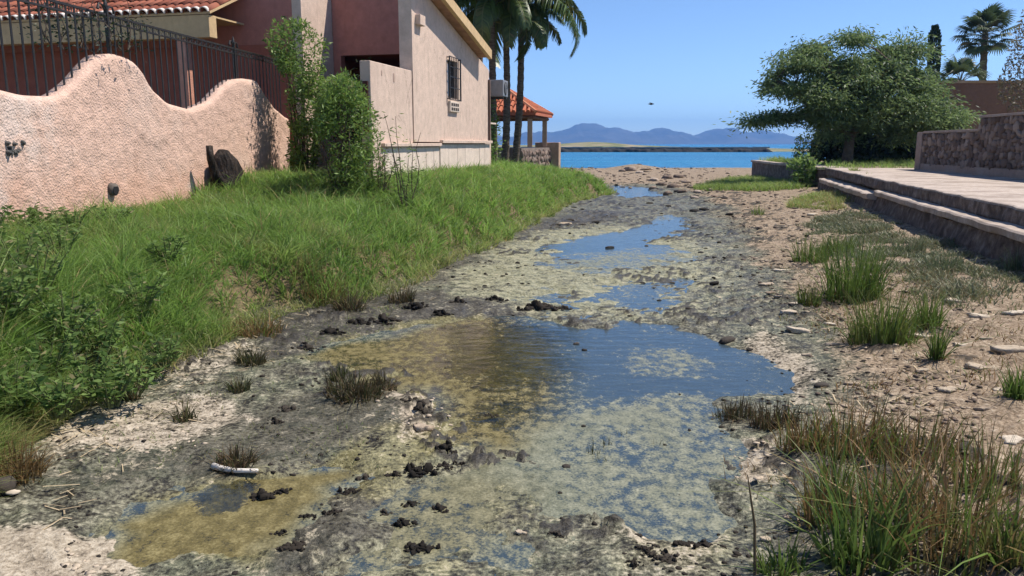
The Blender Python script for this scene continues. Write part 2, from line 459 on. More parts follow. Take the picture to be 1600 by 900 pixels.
# ------------------------------------------------------------------ standing water in the channel
wy = [1.6]
while wy[-1] < 42: wy.append(wy[-1] * 1.012)
wy = np.array(wy); wa = np.linspace(-.62, .62, 260)
WX = wy[:, None] * wa; WY = np.repeat(wy[:, None], len(wa), 1)
def wzone(pts, soft, wob=.2, s=40):
    P = poly_world(pts)
    xx = WX + (fbm(WX, WY, 2.2, 3, s) - .5) * wob * 2.5; yy = WY + (fbm(WX, WY, 2.2, 3, s + 3) - .5) * wob * 3.5
    return inpoly(xx, yy, P, soft)
scum = np.clip(.42 + 0 * WX + .15 * wzone([(520, 800), (640, 740), (780, 705), (860, 740), (960, 850), (900, 920), (430, 900)], .2) - .04 * wzone([(790, 470), (880, 440), (1115, 440), (1060, 496), (850, 492)], .4) + .20 * wzone([(690, 700), (860, 640), (1000, 640), (1120, 640), (1180, 790), (1100, 850), (850, 830)], .45)
               + .22 * wzone([(985, 548), (1060, 538), (1110, 560), (1080, 590), (1000, 585)], .12) + .12 * wzone([(860, 560), (930, 590), (900, 625), (820, 620)], .15) - .16 * wzone([(700, 515), (880, 500), (1075, 505), (1190, 562), (1245, 600), (1130, 622), (900, 622), (840, 600), (700, 580)], .38)
               - .30 * wzone([(850, 378), (1000, 352), (1082, 336), (1065, 365), (1030, 382), (880, 398), (855, 395)], .3)
               - .5 * wzone([(950, 285), (1050, 285), (1050, 312), (950, 312)], .5)
               - .55 * wzone([(300, 775), (370, 748), (400, 755), (365, 800), (315, 802)], .06, .06) + .32 * wzone([(160, 820), (400, 735), (570, 725), (410, 870), (220, 895)], .1)
               - .0 * wzone([(170, 815), (430, 740), (560, 735), (410, 860), (230, 885)], .1) + .10 * wzone([(470, 560), (560, 520), (690, 500), (720, 600), (800, 700), (690, 700), (660, 620)], .2)
               + .12 * wzone([(850, 400), (1090, 395), (1090, 425), (860, 430)], .25)
               - .06 * wzone([(880, 690), (1150, 660), (1170, 800), (1000, 820)], .2), 0, 1)
brown = np.clip(.5 * wzone([(480, 840), (640, 740), (780, 705), (840, 760), (800, 900), (500, 920)], .2) + wzone([(470, 560), (740, 488), (860, 510), (880, 570), (820, 690), (690, 700), (660, 620)], .2) + wzone([(160, 820), (400, 735), (570, 725), (410, 870), (220, 895)], .1), 0, 1)
V = np.stack([WX, WY, np.full_like(WX, ZW)], -1).reshape(-1, 3)
idx = np.arange(WX.size).reshape(WX.shape)
Q = np.stack([idx[:-1, :-1], idx[:-1, 1:], idx[1:, 1:], idx[1:, :-1]], -1).reshape(-1, 4)
water_me = npmesh('stagnant_water', V, Q, True, {'scum': np.stack([scum, brown, 0 * scum], -1).reshape(-1, 3)})
m = Mat('stagnant_water'); p = m.pos(); s_ = m.rgb('scum')
ps = m.map(p, (1, .75, 1))
k1 = m.noise(2.6, 4, .66, ps); k2 = m.noise(17, 5, .72, ps); k3 = m.noise(75, 3, .65, p)
f = m.math('ADD', s_[0], m.math('ADD', m.math('MULTIPLY', m.math('SUBTRACT', k1, .5), .65), m.math('MULTIPLY', m.math('SUBTRACT', k2, .5), 1.0)))
f = m.math('ADD', f, m.math('MULTIPLY', m.math('SUBTRACT', k3, .5), .5))
f = m.math('MULTIPLY', m.step(f, .34, .62), .92)
kk = m.math('ADD', m.math('MULTIPLY', k2, .6), m.math('MULTIPLY', k3, .4))
algae = m.ramp(kk, [(.34, (.045, .05, .032)), (.46, (.13, .135, .088)), (.56, (.21, .21, .145)), (.68, (.34, .33, .24))])
algae = m.mix(s_[1], algae, m.ramp(kk, [(.34, (.055, .045, .013)), (.5, (.135, .108, .038)), (.66, (.27, .225, .10))]))
alg = m.pbr(algae, .55, m.bump(kk, .6, .012), .3, out=False)
rip = m.bump(m.math('ADD', m.noise(5, 3, .5, m.map(p, (1, 2, 1))), m.math('MULTIPLY', k3, .12)), .28, .02)
gl = m.n('ShaderNodeBsdfGlossy'); gl.inputs['Roughness'].default_value = .03; m.set(gl.inputs['Normal'], rip)
tr = m.n('ShaderNodeBsdfTransparent'); m.set(tr.inputs['Color'], m.mix(s_[1], (.40, .44, .38), (.62, .60, .40)))
fr = m.n('ShaderNodeFresnel'); fr.inputs['IOR'].default_value = 1.5; m.set(fr.inputs['Normal'], rip)
turb = m.n('ShaderNodeBsdfDiffuse'); turb.inputs['Color'].default_value = (.075, .115, .15, 1)
wat = m.mixsh(fr.outputs[0], m.mixsh(m.math('SUBTRACT', .5, m.math('MULTIPLY', s_[1], .42)), tr.outputs[0], turb.outputs[0]), gl.outputs[0])
m.surf(m.mixsh(f, wat, alg))
water = link('stagnant_water', water_me, m.m); tag(water, kind='structure')

# ------------------------------------------------------------------ sea, breakwater, spit, mountains, haze
m = Mat('sea_water'); p = m.pos()
w1 = m.noise(.55, 4, .6, m.map(p, (1, 2.2, 1))); w2 = m.noise(.06, 4, .6, m.map(p, (.4, 1.6, 1)))
c = m.ramp(w2, [(.35, (.012, .125, .31)), (.65, (.030, .215, .40))])
m.pbr(c, .35, m.bump(m.math('ADD', w1, w2), 1.0, 1.2), .1)
sea_rows = [53.0]
while sea_rows[-1] < 5900: sea_rows.append(sea_rows[-1] * 1.25)
sea_rows[-1] = 5900
sb = MB()
vs = []; fs = []
for y in sea_rows: vs += [(-4900, y, -.21), (4900, y, -.21)]
for i in range(len(sea_rows) - 1): fs.append((2 * i, 2 * i + 1, 2 * i + 3, 2 * i + 2))
sb.add(vs, fs)
tag(sb.build('sea', m.m), kind='structure')

D = 5200.0
SKY = [(300, 212), (420, 205), (560, 210), (700, 206), (790, 214), (808, 212), (822, 206), (850, 205), (862, 206), (880, 206), (892, 202), (897, 198), (908, 195.5), (930, 195.5), (945, 201), (958, 204),
       (965, 203), (978, 206), (985, 210), (993, 206), (1005, 202), (1018, 200), (1030, 199), (1045, 203), (1058, 205), (1072, 210), (1081, 212.5), (1090, 209), (1103, 204.5), (1122, 205),
       (1130, 201.5), (1138, 202), (1146, 208), (1155, 209), (1170, 206), (1182, 203.5), (1195, 206), (1212, 211), (1230, 217), (1260, 222), (1320, 219), (1400, 214), (1500, 218), (1650, 212), (1800, 218)]
su = np.array([(u - 800) / FPX * D for u, v in SKY]); sv = np.array([(225.6 - v) / FPX * D for u, v in SKY])
mx = np.linspace(su[0], su[-1], 1100)
tt_ = np.linspace(0, 1, 46)
MX = np.repeat(mx[None, :], len(tt_), 0)
prof = np.interp(mx, su, sv) + (fbm(mx, mx * 0, .02, 4, 50) - .5) * 14 + (fbm(mx, mx * 0, .009, 4, 51) - .5) * 34
MY = 4300 + 1500 * tt_[:, None] + 0 * MX
shape = np.where(tt_ < .6, sst(0, .6, tt_) ** 1.15, 1 - .55 * sst(.6, 1, tt_))[:, None]
ridge = 1 - np.abs(2 * fbm(MX, MY, .0042, 5, 52) - 1)
MZ = prof[None, :] * shape * (1 - .5 * (1 - ridge) * np.sin(np.pi * np.clip(tt_ / .6, 0, 1))[:, None] * (tt_ < .6)[:, None] * 2.0) - 1.0
idx = np.arange(MX.size).reshape(MX.shape)
Q = np.stack([idx[:-1, :-1], idx[:-1, 1:], idx[1:, 1:], idx[1:, :-1]], -1).reshape(-1, 4)
m = Mat('mountain_rock'); p = m.pos()
c = m.ramp(m.noise(.004, 6, .65, p), [(.35, (.03, .03, .03)), (.6, (.09, .08, .07)), (.75, (.14, .12, .10))])
m.pbr(c, .95, None, .1)
tag(link('mountains', npmesh('mountains', np.stack([MX, MY, MZ], -1).reshape(-1, 3), Q, True), m.m), kind='structure')

# low sand spit behind the breakwater
sx_ = np.linspace(-40, 118, 160); sy_ = np.linspace(182, 260, 30)
SX, SY = np.meshgrid(sx_, sy_)
fade = sst(118, 60, SX)
SZ = -.5 + np.sin(np.pi * np.clip((SY - 182) / 78, 0, 1)) ** .6 * (.35 + 1.35 * sst(112, 10, SX) + .9 * np.exp(-((SX - 22) / 11) ** 2) + .35 * (fbm(SX, SY, .08, 4, 60) - .5)) * 1.0
idx = np.arange(SX.size).reshape(SX.shape)
Q = np.stack([idx[:-1, :-1], idx[:-1, 1:], idx[1:, 1:], idx[1:, :-1]], -1).reshape(-1, 4)
m = Mat('spit_sand'); p = m.pos()
c = m.ramp(m.noise(.09, 5, .6, m.map(p, (1, 1, .3))), [(.38, (.30, .24, .17)), (.5, (.20, .19, .11)), (.62, (.10, .13, .06))])
m.pbr(c, .95, None, .1)
tag(link('sand_spit', npmesh('sand_spit', np.stack([SX, SY, SZ], -1).reshape(-1, 3), Q, True), m.m), kind='structure')

# rubble breakwater: a dark mound of boulders with a pale crest
bw = empty('breakwater', (30, 178, -.3), 'long low dark rubble breakwater lying across the blue bay', 'breakwater')
ax = np.linspace(-40, 59, 500); ac = np.linspace(0, 1, 14)
AX, AC = np.meshgrid(ax, ac)
AY = 176.2 + AC * 4.2 + (fbm(AX, AC * 9, .8, 3, 62) - .5) * 1.2
endf = sst(59, 56.5, AX)
AZ = -.6 + (np.sin(np.pi * AC) ** .45) * (1.35 + .5 * (fbm(AX, AC * 9, 1.1, 3, 63) - .5)) * endf
idx = np.arange(AX.size).reshape(AX.shape)
Q = np.stack([idx[:-1, :-1], idx[:-1, 1:], idx[1:, 1:], idx[1:, :-1]], -1).reshape(-1, 4)
rock_dark = simple('breakwater_rock', (.020, .020, .022), .9, .5, .6, .4, 3, .1)
link('rubble_mound', npmesh('rubble_mound', local(np.stack([AX, AY, AZ], -1).reshape(-1, 3), bw), Q), rock_dark, bw)
crest = MB()
for k in range(60):
    x0 = -40 + k * 1.62
    crest.box(x0, x0 + 1.6, 177.2 + .2 * random.random(), 179.3, .62, .86 + .12 * random.random())
crest.build('crest', simple('breakwater_crest', (.36, .29, .25), .9, .2, .3), bw)
# ------------------------------------------------------------------ wavy garden wall with iron fence
M_pinkwall = stucco('pink_rough_stucco', (.62, .42, .33), 44, 1.0, .015, (.60, .48, .41), .55, ((.52, .27, .17), 1.05), .35)
M_house = stucco('tan_house_stucco', (.60, .455, .365), 50, .6, .008, (.48, .36, .29), .6, None, .35)
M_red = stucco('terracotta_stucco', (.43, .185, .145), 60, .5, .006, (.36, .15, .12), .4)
M_redd = stucco('shaded_red_stucco', (.30, .105, .075), 60, .5, .006, (.24, .08, .06), .4)  # darker copy of the terracotta, carrying the porch shade in its colour
M_tan = stucco('ochre_trim', (.56, .40, .22), 40, .4, .006, (.45, .30, .18), .4)
M_iron = simple('black_iron', (.022, .019, .018), .55, .4, 20, .2, 80, .002, .4)
M_cream = stucco('foundation_stucco', (.66, .545, .45), 55, .6, .008, (.55, .44, .36), .4)
M_black = simple('hole_shade_black', (.012, .011, .012), .9, .3)  # flat black standing in for the shade inside holes
WD = np.array([.097, 1, 0]); WN = np.array([1, -.097, 0]); WP = np.array([-5.994, 0, 0])
prof_px = [(0, 140), (40, 150), (90, 152), (120, 130), (150, 95), (160, 87), (178, 84), (205, 92), (218, 103), (240, 140), (265, 162), (300, 172), (330, 160), (350, 138), (365, 126), (380, 123), (403, 126), (415, 145), (432, 170), (450, 185)]
prof = [PL(u, v, WP, WN) for u, v in prof_px]
py = [2.6, 3.6, 4.1, 4.6, 5.6, 6.1, 6.9, 7.5] + [q[1] for q in prof]
pz = [2.10, 2.66, 2.67, 2.60, 2.07, 2.05, 2.35, 2.2] + [q[2] for q in prof]
def wall_x(Y): return -5.994 + .097 * np.asarray(Y)
WEND = 16.05
gw = empty('garden_wall', (wall_x(10), 10, .6), 'wavy topped pink stucco garden wall above the grassy bank', 'wall')
yy = np.arange(2.6, WEND, .03); nz_ = 70
ztop = np.interp(yy, py, pz)
ztop = np.convolve(np.pad(ztop, 3, mode='edge'), np.ones(7) / 7, 'valid')
tv = np.linspace(0, 1, nz_)
YY = np.repeat(yy[None, :], nz_, 0); ZZ = .25 + (ztop[None, :] - .25) * tv[:, None]
disp = .035 * (fbm(YY, ZZ, 1.2, 3, 71) - .5) + .022 * (fbm(YY, ZZ, 11, 3, 72) - .5)
rimr = np.clip((tv[:, None] - .96) / .04, 0, 1) ** 2 * .04
XX = wall_x(YY) + disp - rimr
front = np.stack([XX, YY, ZZ], -1)
TH = .20
back = np.stack([wall_x(yy) - TH, yy, ztop], -1)
midt = np.stack([wall_x(yy) - .05, yy, ztop + .006], -1)
back0 = np.stack([wall_x(yy) - TH, yy, 0 * yy + .25], -1)
Vw = np.concatenate([front.reshape(-1, 3), midt, back, back0])
nY = len(yy); idx = np.arange(nY * nz_).reshape(nz_, nY)
Q = [np.stack([idx[:-1, 1:], idx[:-1, :-1], idx[1:, :-1], idx[1:, 1:]], -1).reshape(-1, 4)]
o0 = nY * nz_
lines = [idx[-1], np.arange(nY) + o0, np.arange(nY) + o0 + nY, np.arange(nY) + o0 + 2 * nY]
for A, B in zip(lines[:-1], lines[1:]): Q.append(np.stack([A[1:], A[:-1], B[:-1], B[1:]], -1))
ends = np.array([[idx[0, -1], idx[-1, -1], lines[2][-1], lines[3][-1]], [idx[-1, 0], idx[0, 0], lines[3][0], lines[2][0]]])
Q.append(ends)
link('wall_body', npmesh('wall_body', local(Vw, gw), np.concatenate(Q), True), M_pinkwall, gw)
# drain opening and the broken patch with grey rubble in the plaster
def wallpt(u, v, off=0.0): return PL(u, v, WP + WN * off, WN)
q = wallpt(174, 293)
mb = MB()
for k in range(9):
    a = math.pi * k / 8
    mb.add([], [])
mb.tube([q + WN * -.03 + np.array([0, 0, -.02]), q + WN * .055 + np.array([0, 0, -.03])], [.085, .075], 12)
mb.build('drain_pipe', simple('dirty_clay_pipe', (.12, .10, .085), .9, .4), gw, True)
mb = MB().tube([q + WN * .056 + np.array([0, 0, -.03]), q + WN * .060 + np.array([0, 0, -.03])], [.062, .06], 12)
mb.build('drain_dark_disc', M_black, gw)  # black disc paints the dark inside of the pipe
q = wallpt(22, 230)
mb = MB()
for k in range(14):
    c0 = q + WN * random.uniform(0, .02) + np.array([0, random.uniform(-.14, .14), random.uniform(-.06, .06)])
    mb.tube([c0 - WN * .02, c0 + WN * random.uniform(.012, .03)], [random.uniform(.02, .045), .012], 6)
mb.build('broken_plaster', simple('grey_rubble', (.10, .095, .09), .95, .6, 30), gw)

fn = empty('iron_fence', (wall_x(10) - .1, 10, 2.2), 'black wrought iron bar fence standing on the wavy pink wall', 'fence')
FX = lambda Y: wall_x(Y) - .11
FT = 3.17
for k, Y in enumerate(np.arange(3.05, WEND - .05, .155)):
    x = FX(Y); zb = np.interp(Y, yy, ztop)
    h_ = FT + .01 * (Y - 10) / 5
    MB().tube([(x, Y, zb - .03), (x, Y, h_)], .0125, 6).build('bar', M_iron, fn)
for (z0, r_) in ((FT - .015, .014), (FT - .10, .011)):
    MB().box(-.012, .012, 2.9, WEND - .02, z0 - r_, z0 + r_, lambda a, b, z: (FX(b) + a, b, z + .01 * (b - 10) / 5)).build('rail', M_iron, fn)
mb = MB()
for Y in np.arange(3.13, WEND - .1, .155):
    c0 = np.array([FX(Y), Y, FT - .058 + .01 * (Y - 10) / 5])
    mb.tube([c0 + .036 * np.array([0, math.cos(t), math.sin(t)]) for t in np.linspace(0, 2 * math.pi, 9)], .006, 4, False)
o = mb.build('ring_ornaments', M_iron, fn); tag(o, kind='stuff')
for Y in (4.1, 7.2, 10.35, 13.95):
    x = FX(Y); zb = np.interp(Y, yy, ztop)
    MB().box(-.022, .022, -.022, .022, zb - .05, FT + .10, lambda a, b, z: (x + a, Y + b, z)).build('post', M_iron, fn)
    mb = MB()
    for s_ in (-1, 1):
        mb.tube([(x, Y, FT + .02), (x, Y + s_ * .09, FT + .10), (x, Y + s_ * .17, FT + .10), (x, Y + s_ * .20, FT + .03)], [.014, .012, .012, .02], 5)
    mb.tube([(x, Y, FT + .09), (x, Y, FT + .13), (x, Y, FT + .20)], [.03, .024, .002], 6)
    mb.build('finial', M_iron, fn)

# ------------------------------------------------------------------ house
HO = np.array([-1.8, 14.76, 0]); HD = np.array([.237, .9715, 0]); HN = np.array([.9715, -.237, 0])
def HF(a, b, z): return tuple(HO + a * HD + b * HN + np.array([0, 0, z]))
def HA(u, v, off=0.0):
    q = PL(u, v, HO + HN * off, HN); return ((q - HO) @ HD, q[2])
r1 = HA(695, 0, .28); r2 = HA(766, 90, .28)
SL = (r2[1] - r1[1]) / (r2[0] - r1[0])
def zr(a): return r1[1] + SL * (a - r1[0])          # underside of the rake
hs = empty('house', tuple(HO + np.array([0, 0, .6])), 'tan stucco house with sloping roof edge and barred window beside the bank', 'house')
ra = r2[0] + .05
W0, W1, WZ0, WZ1 = 2.0, 2.68, 2.50, 3.27
LED = 1.60
END = 5.22
def fac(poly, b0=-.25, b1=0.0): return MB().prism(poly, b0, b1, HF)
mb = MB()
mb.prism([(0, LED), (W0, LED), (W0, zr(W0)), (0, zr(0))], -.25, 0, HF)
mb.prism([(W0, LED), (W1, LED), (W1, WZ0), (W0, WZ0)], -.25, 0, HF)
mb.prism([(W0, WZ1), (W1, WZ1), (W1, zr(W1)), (W0, zr(W0))], -.25, 0, HF)
mb.prism([(W1, LED), (END, LED), (END, zr(END)), (W1, zr(W1))], -.25, 0, HF)
mb.build('side_wall', M_house, hs)
MB().prism([(END - .25, .5), (END, .5), (END, zr(END)), (END - .25, zr(END) + .05)], -6, -.252, HF).build('end_wall', M_house, hs)
# roof slab with a deep ochre rake board
mb = MB(); mb.prism([(2.42, zr(2.42) + .02), (ra, zr(ra) + .02), (ra, zr(ra) + .17), (2.42, zr(2.42) + .17)], -6.2, -.252, HF)
mb.prism([(-.1, zr(-.1) + .02), (ra, zr(ra) + .02), (ra, zr(ra) + .17), (-.1, zr(-.1) + .17)], -.25, .20, HF)
mb.build('roof', simple('roof_slab', (.35, .19, .12), .9, .3), hs)
mb = MB(); mb.prism([(-.1, zr(-.1)), (ra + .06, zr(ra + .06)), (ra + .06, zr(ra + .06) + .20), (-.1, zr(-.1) + .20)], .203, .29, HF)
mb.build('rake_board', M_tan, hs)
# window with grille
wd = MB()
for a0, a1, z0, z1 in ((W0, W0 + .05, WZ0, WZ1), (W1 - .05, W1, WZ0, WZ1), (W0 + .05, W1 - .05, WZ0, WZ0 + .05), (W0 + .05, W1 - .05, WZ1 - .05, WZ1)):
    wd.box(a0, a1, -.14, -.08, z0, z1, HF)
win = wd.build('window', simple('dark_window_frame', (.035, .03, .03), .6, .3), hs)
mg = Mat('window_glass'); mg.pbr((.012, .016, .022), .06, None, .6)
MB().box(W0 + .05, W1 - .05, -.12, -.105, WZ0 + .05, WZ1 - .05, HF).build('pane', mg.m, win)
gr = MB()
gr.box(W0 - .05, W0 - .03, .05, .07, WZ0 - .04, WZ1 + .06, HF); gr.box(W1 + .03, W1 + .05, .05, .07, WZ0 - .04, WZ1 + .06, HF)
for z in (WZ0 - .04, WZ0 + .2, WZ0 + .42, WZ0 + .62, WZ1 + .05): gr.box(W0 - .05, W1 + .05, .05, .066, z, z + .014, HF)
for k in range(7):
    a = W0 + (W1 - W0) * k / 6; gr.box(a - .006, a + .006, .052, .064, WZ0 - .04, WZ1 + .06, HF)
for z in (WZ0 - .02, WZ1 + .04):
    for a in (W0 - .04, W1 + .04): gr.box(a - .01, a + .01, 0, .06, z - .01, z + .01, HF)
gr.build('window_grille', M_iron, hs)
vb = MB(); vb.box(W0 + .0, W1 - .06, .002, .06, 2.22, 2.44, HF); v_ = vb.build('planter_ledge', M_cream, hs, bevel=.01)
vb = MB()
for k in range(4):
    for j in range(2):
        a = W0 + .05 + k * .135; vb.box(a, a + .09, .061, .066, 2.25 + j * .09, 2.31 + j * .09, HF)
vb.build('opening', M_black, v_)  # raised black plates paint the dark of the vent holes
# foundation of rendered blocks under a shadow ledge
core = MB(); core.box(-1.45, END, -.22, -.05, .1, 1.56, HF); core.build('foundation_core', simple('joint_mortar', (.16, .13, .11), .95, .3), hs)
edges = [-1.45, -.86, -.35, .12, .66, 1.10, 1.44, 1.98, 2.60, 3.15, 3.72, 4.30, 4.78, END]
for i, (e0, e1) in enumerate(zip(edges[:-1], edges[1:])):
    top = 1.50 if e1 <= 1.45 else 1.555
    off = .02 if e1 > 1.45 else 0.0
    MB().box(e0 + .006, e1 - .006, -.05, -.012 + off + random.uniform(-.004, .004), .12, top, HF).build('panel', M_cream, hs, bevel=.006)
MB().box(-1.5, 1.44, -.2, .05, 1.515, 1.575, HF).build('ledge', M_house, hs, bevel=.008)
MB().box(1.445, END + .05, -.2, .075, 1.575, 1.64, HF).build('ledge', M_house, hs, bevel=.008)
# patio wall on the near side; a raised dark panel paints in its end slot
pw = MB(); pw.prism([(-1.86, .3), (-.004, .3), (-.004, 2.87), (-1.86, 2.87)], -.20, -.02, HF); pwo = pw.build('patio_wall', M_house, hs, bevel=.012)
MB().box(-1.89, -1.862, -.15, -.06, 1.75, 2.55, HF).build('slot_panel', simple('slot_dark_red', (.10, .03, .022), .7, .3), pwo)  # dark panel stands in for the shaded slot
for (u0, v0, r_) in ((617, 118, .035), (598, 112, .02)):
    a_, z_ = HA(u0, v0); MB().box(a_ - r_, a_ + r_, -.02, -.012, z_ - r_ * 3, z_ + r_, HF).build('stain_patch', simple('old_patch', (.42, .30, .24), .95, .3), pwo)
# protruding beam end
a_, z_ = HA(657, 33); MB().box(a_ - .28, a_ - .0, -.12, .10, z_ - .10, z_ + .08, HF).build('beam_end', M_house, hs, bevel=.01)
# recessed wall with a dark opening
bo = 2.18
MB().box(bo, bo + .2, -2.62, -.26, 3.42, 5.0, HF).build('upper_wall', M_red, hs)
MB().box(bo, bo + .2, -.50, -.26, .6, 3.42, HF).build('jamb', M_red, hs)
MB().box(bo, bo + .2, -2.62, -2.45, .6, 3.42, HF).build('jamb', M_red, hs)
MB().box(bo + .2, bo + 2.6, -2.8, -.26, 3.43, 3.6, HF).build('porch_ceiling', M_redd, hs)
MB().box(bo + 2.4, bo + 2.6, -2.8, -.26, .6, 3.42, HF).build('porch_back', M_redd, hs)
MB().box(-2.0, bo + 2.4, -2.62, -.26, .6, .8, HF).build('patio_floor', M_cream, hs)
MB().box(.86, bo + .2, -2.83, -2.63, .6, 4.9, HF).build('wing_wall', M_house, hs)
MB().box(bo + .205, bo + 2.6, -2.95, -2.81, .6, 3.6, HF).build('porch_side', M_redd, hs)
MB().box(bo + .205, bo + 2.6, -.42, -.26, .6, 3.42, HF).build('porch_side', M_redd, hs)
MB().box(.86, 1.06, -13, -2.835, .6, 4.9, HF).build('front_wall', M_red, hs)
MB().box(.82, .858, -13, -2.95, .6, 3.52, HF).build('shade_red_sheet', M_redd, hs)  # darker red sheet paints the porch roof's shade on the wall
# tiled porch roof
CB = -3.85
def zc(a): return 3.98 + (a + .42) * .42
MB().box(-.40, -.16, -13, CB, 3.52, 3.93, HF).build('porch_beam', M_tan, hs, bevel=.01)
MB().prism([(-.42, 3.935), (.81, 3.935 + 1.23 * .42), (.81, 3.975 + 1.23 * .42), (-.42, 3.975)], -13, CB + .05, HF).build('porch_deck', M_tan, hs)
MB().box(-.36, .81, -13, CB - .02, 3.90, 3.93, HF).build('soffit', M_tan, hs)
m = Mat('clay_roof_tile'); rn = m.rand(); p = m.pos()
c = m.ramp(rn, [(0, (.33, .095, .05)), (.5, (.45, .14, .075)), (1, (.52, .21, .12))])
c = m.mix(m.math('MULTIPLY', m.step(m.noise(9, 4, .6, p), .5, .7), .5), c, (.30, .20, .15))
m.pbr(c, .8, m.bump(m.noise(50, 3, .6, p), .4, .004), .2); M_tile = m.m
m = Mat('dark_red_tile'); rn = m.rand(); p = m.pos()  # porch tiles: darker and less orange than the pavilion's
c = m.ramp(rn, [(0, (.15, .045, .028)), (.5, (.22, .07, .042)), (1, (.29, .11, .07))])
m.pbr(c, .85, m.bump(m.noise(50, 3, .6, p), .4, .004), .2); M_tile2 = m.m
M_tilew = simple('lit_edge_tile', (.62, .56, .51), .85, .15, 20)  # pale tile ends paint the sunlit row edge
def tile_mesh(L, r, n=8):
    V = []; Fc = []
    for j, (y, rr) in enumerate(((0, r), (L, r * .86))):
        for k in range(n + 1):
            t = math.pi * k / n; V.append((math.cos(t) * rr, y, math.sin(t) * rr))
        for k in range(n + 1):
            t = math.pi * k / n; V.append((math.cos(t) * (rr - .014), y, math.sin(t) * (rr - .014)))
    w = 2 * (n + 1)
    for k in range(n):
        Fc += [(k, k + 1, w + k + 1, w + k), (n + 1 + k + 1, n + 1 + k, w + n + 1 + k, w + n + 1 + k + 1), (k + 1, k, n + 1 + k, n + 2 + k), (w + k, w + k + 1, w + n + 2 + k, w + n + 1 + k)]
    me = bpy.data.meshes.new('tile'); me.from_pydata(V, [], Fc); me.update(); me.polygons.foreach_set('use_smooth', np.ones(len(Fc), bool)); return me
tmA = tile_mesh(.46, .085); tmA.materials.append(M_tile2)
tmW = tile_mesh(.10, .092); tmW.materials.append(M_tilew)
hz = math.atan2(-HD[0], HD[1]); slp = math.atan(.42)
for i in range(42):
    b = CB - .05 - i * .185
    for j in range(-1, 3):
        a = -.46 + j * .40 if j >= 0 else -.475
        o = link('tile', tmA if j >= 0 else tmW, None, hs)
        q = np.array(HF(a, b, zc(a) + .012 * j + (.02 if j < 0 else 0))) - np.array(hs.location)
        o.location = q; o.rotation_euler = (slp + random.uniform(-.02, .02), 0, hz + random.uniform(-.03, .03))
q = PL(291, 120, HO + HD * -.28, HD); bq = (q - HO) @ HN
MB().box(-.37, -.19, bq - .09, bq + .09, .6, 3.518, HF).build('porch_column', stucco('column_stucco', (.55, .27, .19)), hs, bevel=.02)
# conduit, corner ledge and air conditioner at the far corner
MB().box(END - .10, END - .04, .003, .05, 1.64, 3.1, HF).build('drain_pipe', simple('brown_pipe', (.14, .09, .07), .7), hs)
MB().box(END - .005, END + .6, -.62, -.12, .5, 2.05, HF).build('corner_block', M_house, hs)
MB().box(END - .005, END + .75, -.66, -.02, 2.052, 2.09, HF).build('corner_shelf', M_cream, hs)
ac = empty('air_conditioner', HF(END + .4, -.25, 2.75), 'grey air conditioner unit mounted at the far corner of the tan house', 'air conditioner')
MB().box(END + .22, END + .72, -.10, .30, 2.72, 3.12, HF).build('casing', simple('grey_metal_casing', (.24, .24, .25), .5, .2, metal=.3), ac, bevel=.015)
cc = np.array(HF(END + .47, .303, 2.92))
MB().tube([cc, cc + HN * .012], .155, 20).build('fan_grille', simple('fan_dark', (.03, .03, .035), .6), ac)
mb = MB()
for k in range(4):
    rr = .035 + .035 * k
    mb.tube([cc + HN * .02 + rr * (HD * math.cos(t) + np.array([0, 0, math.sin(t)])) for t in np.linspace(0, 2 * math.pi, 17)], .004, 4, False)
mb.build('guard_rings', simple('guard_wire', (.35, .35, .36), .4), ac)
mb = MB(); mb.box(END + .002, END + .7, -.08, -.04, 2.66, 2.718, HF); mb.box(END + .30, END + .34, -.04, .28, 2.67, 2.718, HF); mb.box(END + .60, END + .64, -.04, .28, 2.67, 2.718, HF)
mb.build('bracket', M_iron, ac)

# ------------------------------------------------------------------ palapa (open tiled pavilion) and its stone wall
PX, PY = AT(786, 225, 29.0)[:2]
gz_ = empty('pavilion', (PX, PY, .7), 'small open pavilion with red clay tiled hip roof behind the palms', 'pavilion')
HW = 1.52; ze = 2.60; zp = 3.52
def PF(a, b, z): return (PX + .9715 * b + .237 * a, PY - .237 * b + .9715 * a, z)
rf = MB()
P4 = [PF(-HW, HW, ze), PF(HW, HW, ze), PF(HW, -HW, ze), PF(-HW, -HW, ze)]; apx = PF(0, 0, zp)
rf.add(P4 + [apx] + [(x, y, z - .08) for x, y, z in P4], [(0, 1, 4), (1, 2, 4), (2, 3, 4), (3, 0, 4), (5, 8, 7, 6), (0, 5, 6, 1), (1, 6, 7, 2), (2, 7, 8, 3), (3, 8, 5, 0)])
rfo = rf.build('roof', M_tile, gz_)
tl = MB()
apx = np.array(apx)
for s_ in range(4):
    A = np.array(P4[s_]); B = np.array(P4[(s_ + 1) % 4]); L = np.linalg.norm(B - A); n_ = int(L / .16)
    up = apx - (A + B) / 2
    for k in range(n_):
        t = (k + .5) / n_; s0 = A + (B - A) * t; ln = 1 - abs(2 * t - 1)
        if ln < .06: continue
        e_ = s0 + up * ln
        for j in range(max(1, int(ln * 5.5))):
            n2_ = max(1, int(ln * 5.5)); f0, f1 = j / n2_, (j + 1) / n2_
            z0 = np.array([0, 0, .018])
            tl.tube([s0 + (e_ - s0) * f0 + z0 + np.array([0, 0, .02]), s0 + (e_ - s0) * f1 + z0], [.072, .058], 6)
o = tl.build('roof_tiles', M_tile, rfo); tag(o, kind='stuff')
for s_ in range(4):
    A = np.array(P4[s_]); MB().tube([A + (0, 0, .03), apx + (0, 0, .05)], .07, 6).build('ridge', M_tile, rfo)
M_wood = simple('brown_beam_wood', (.16, .085, .05), .8, .3, 4)
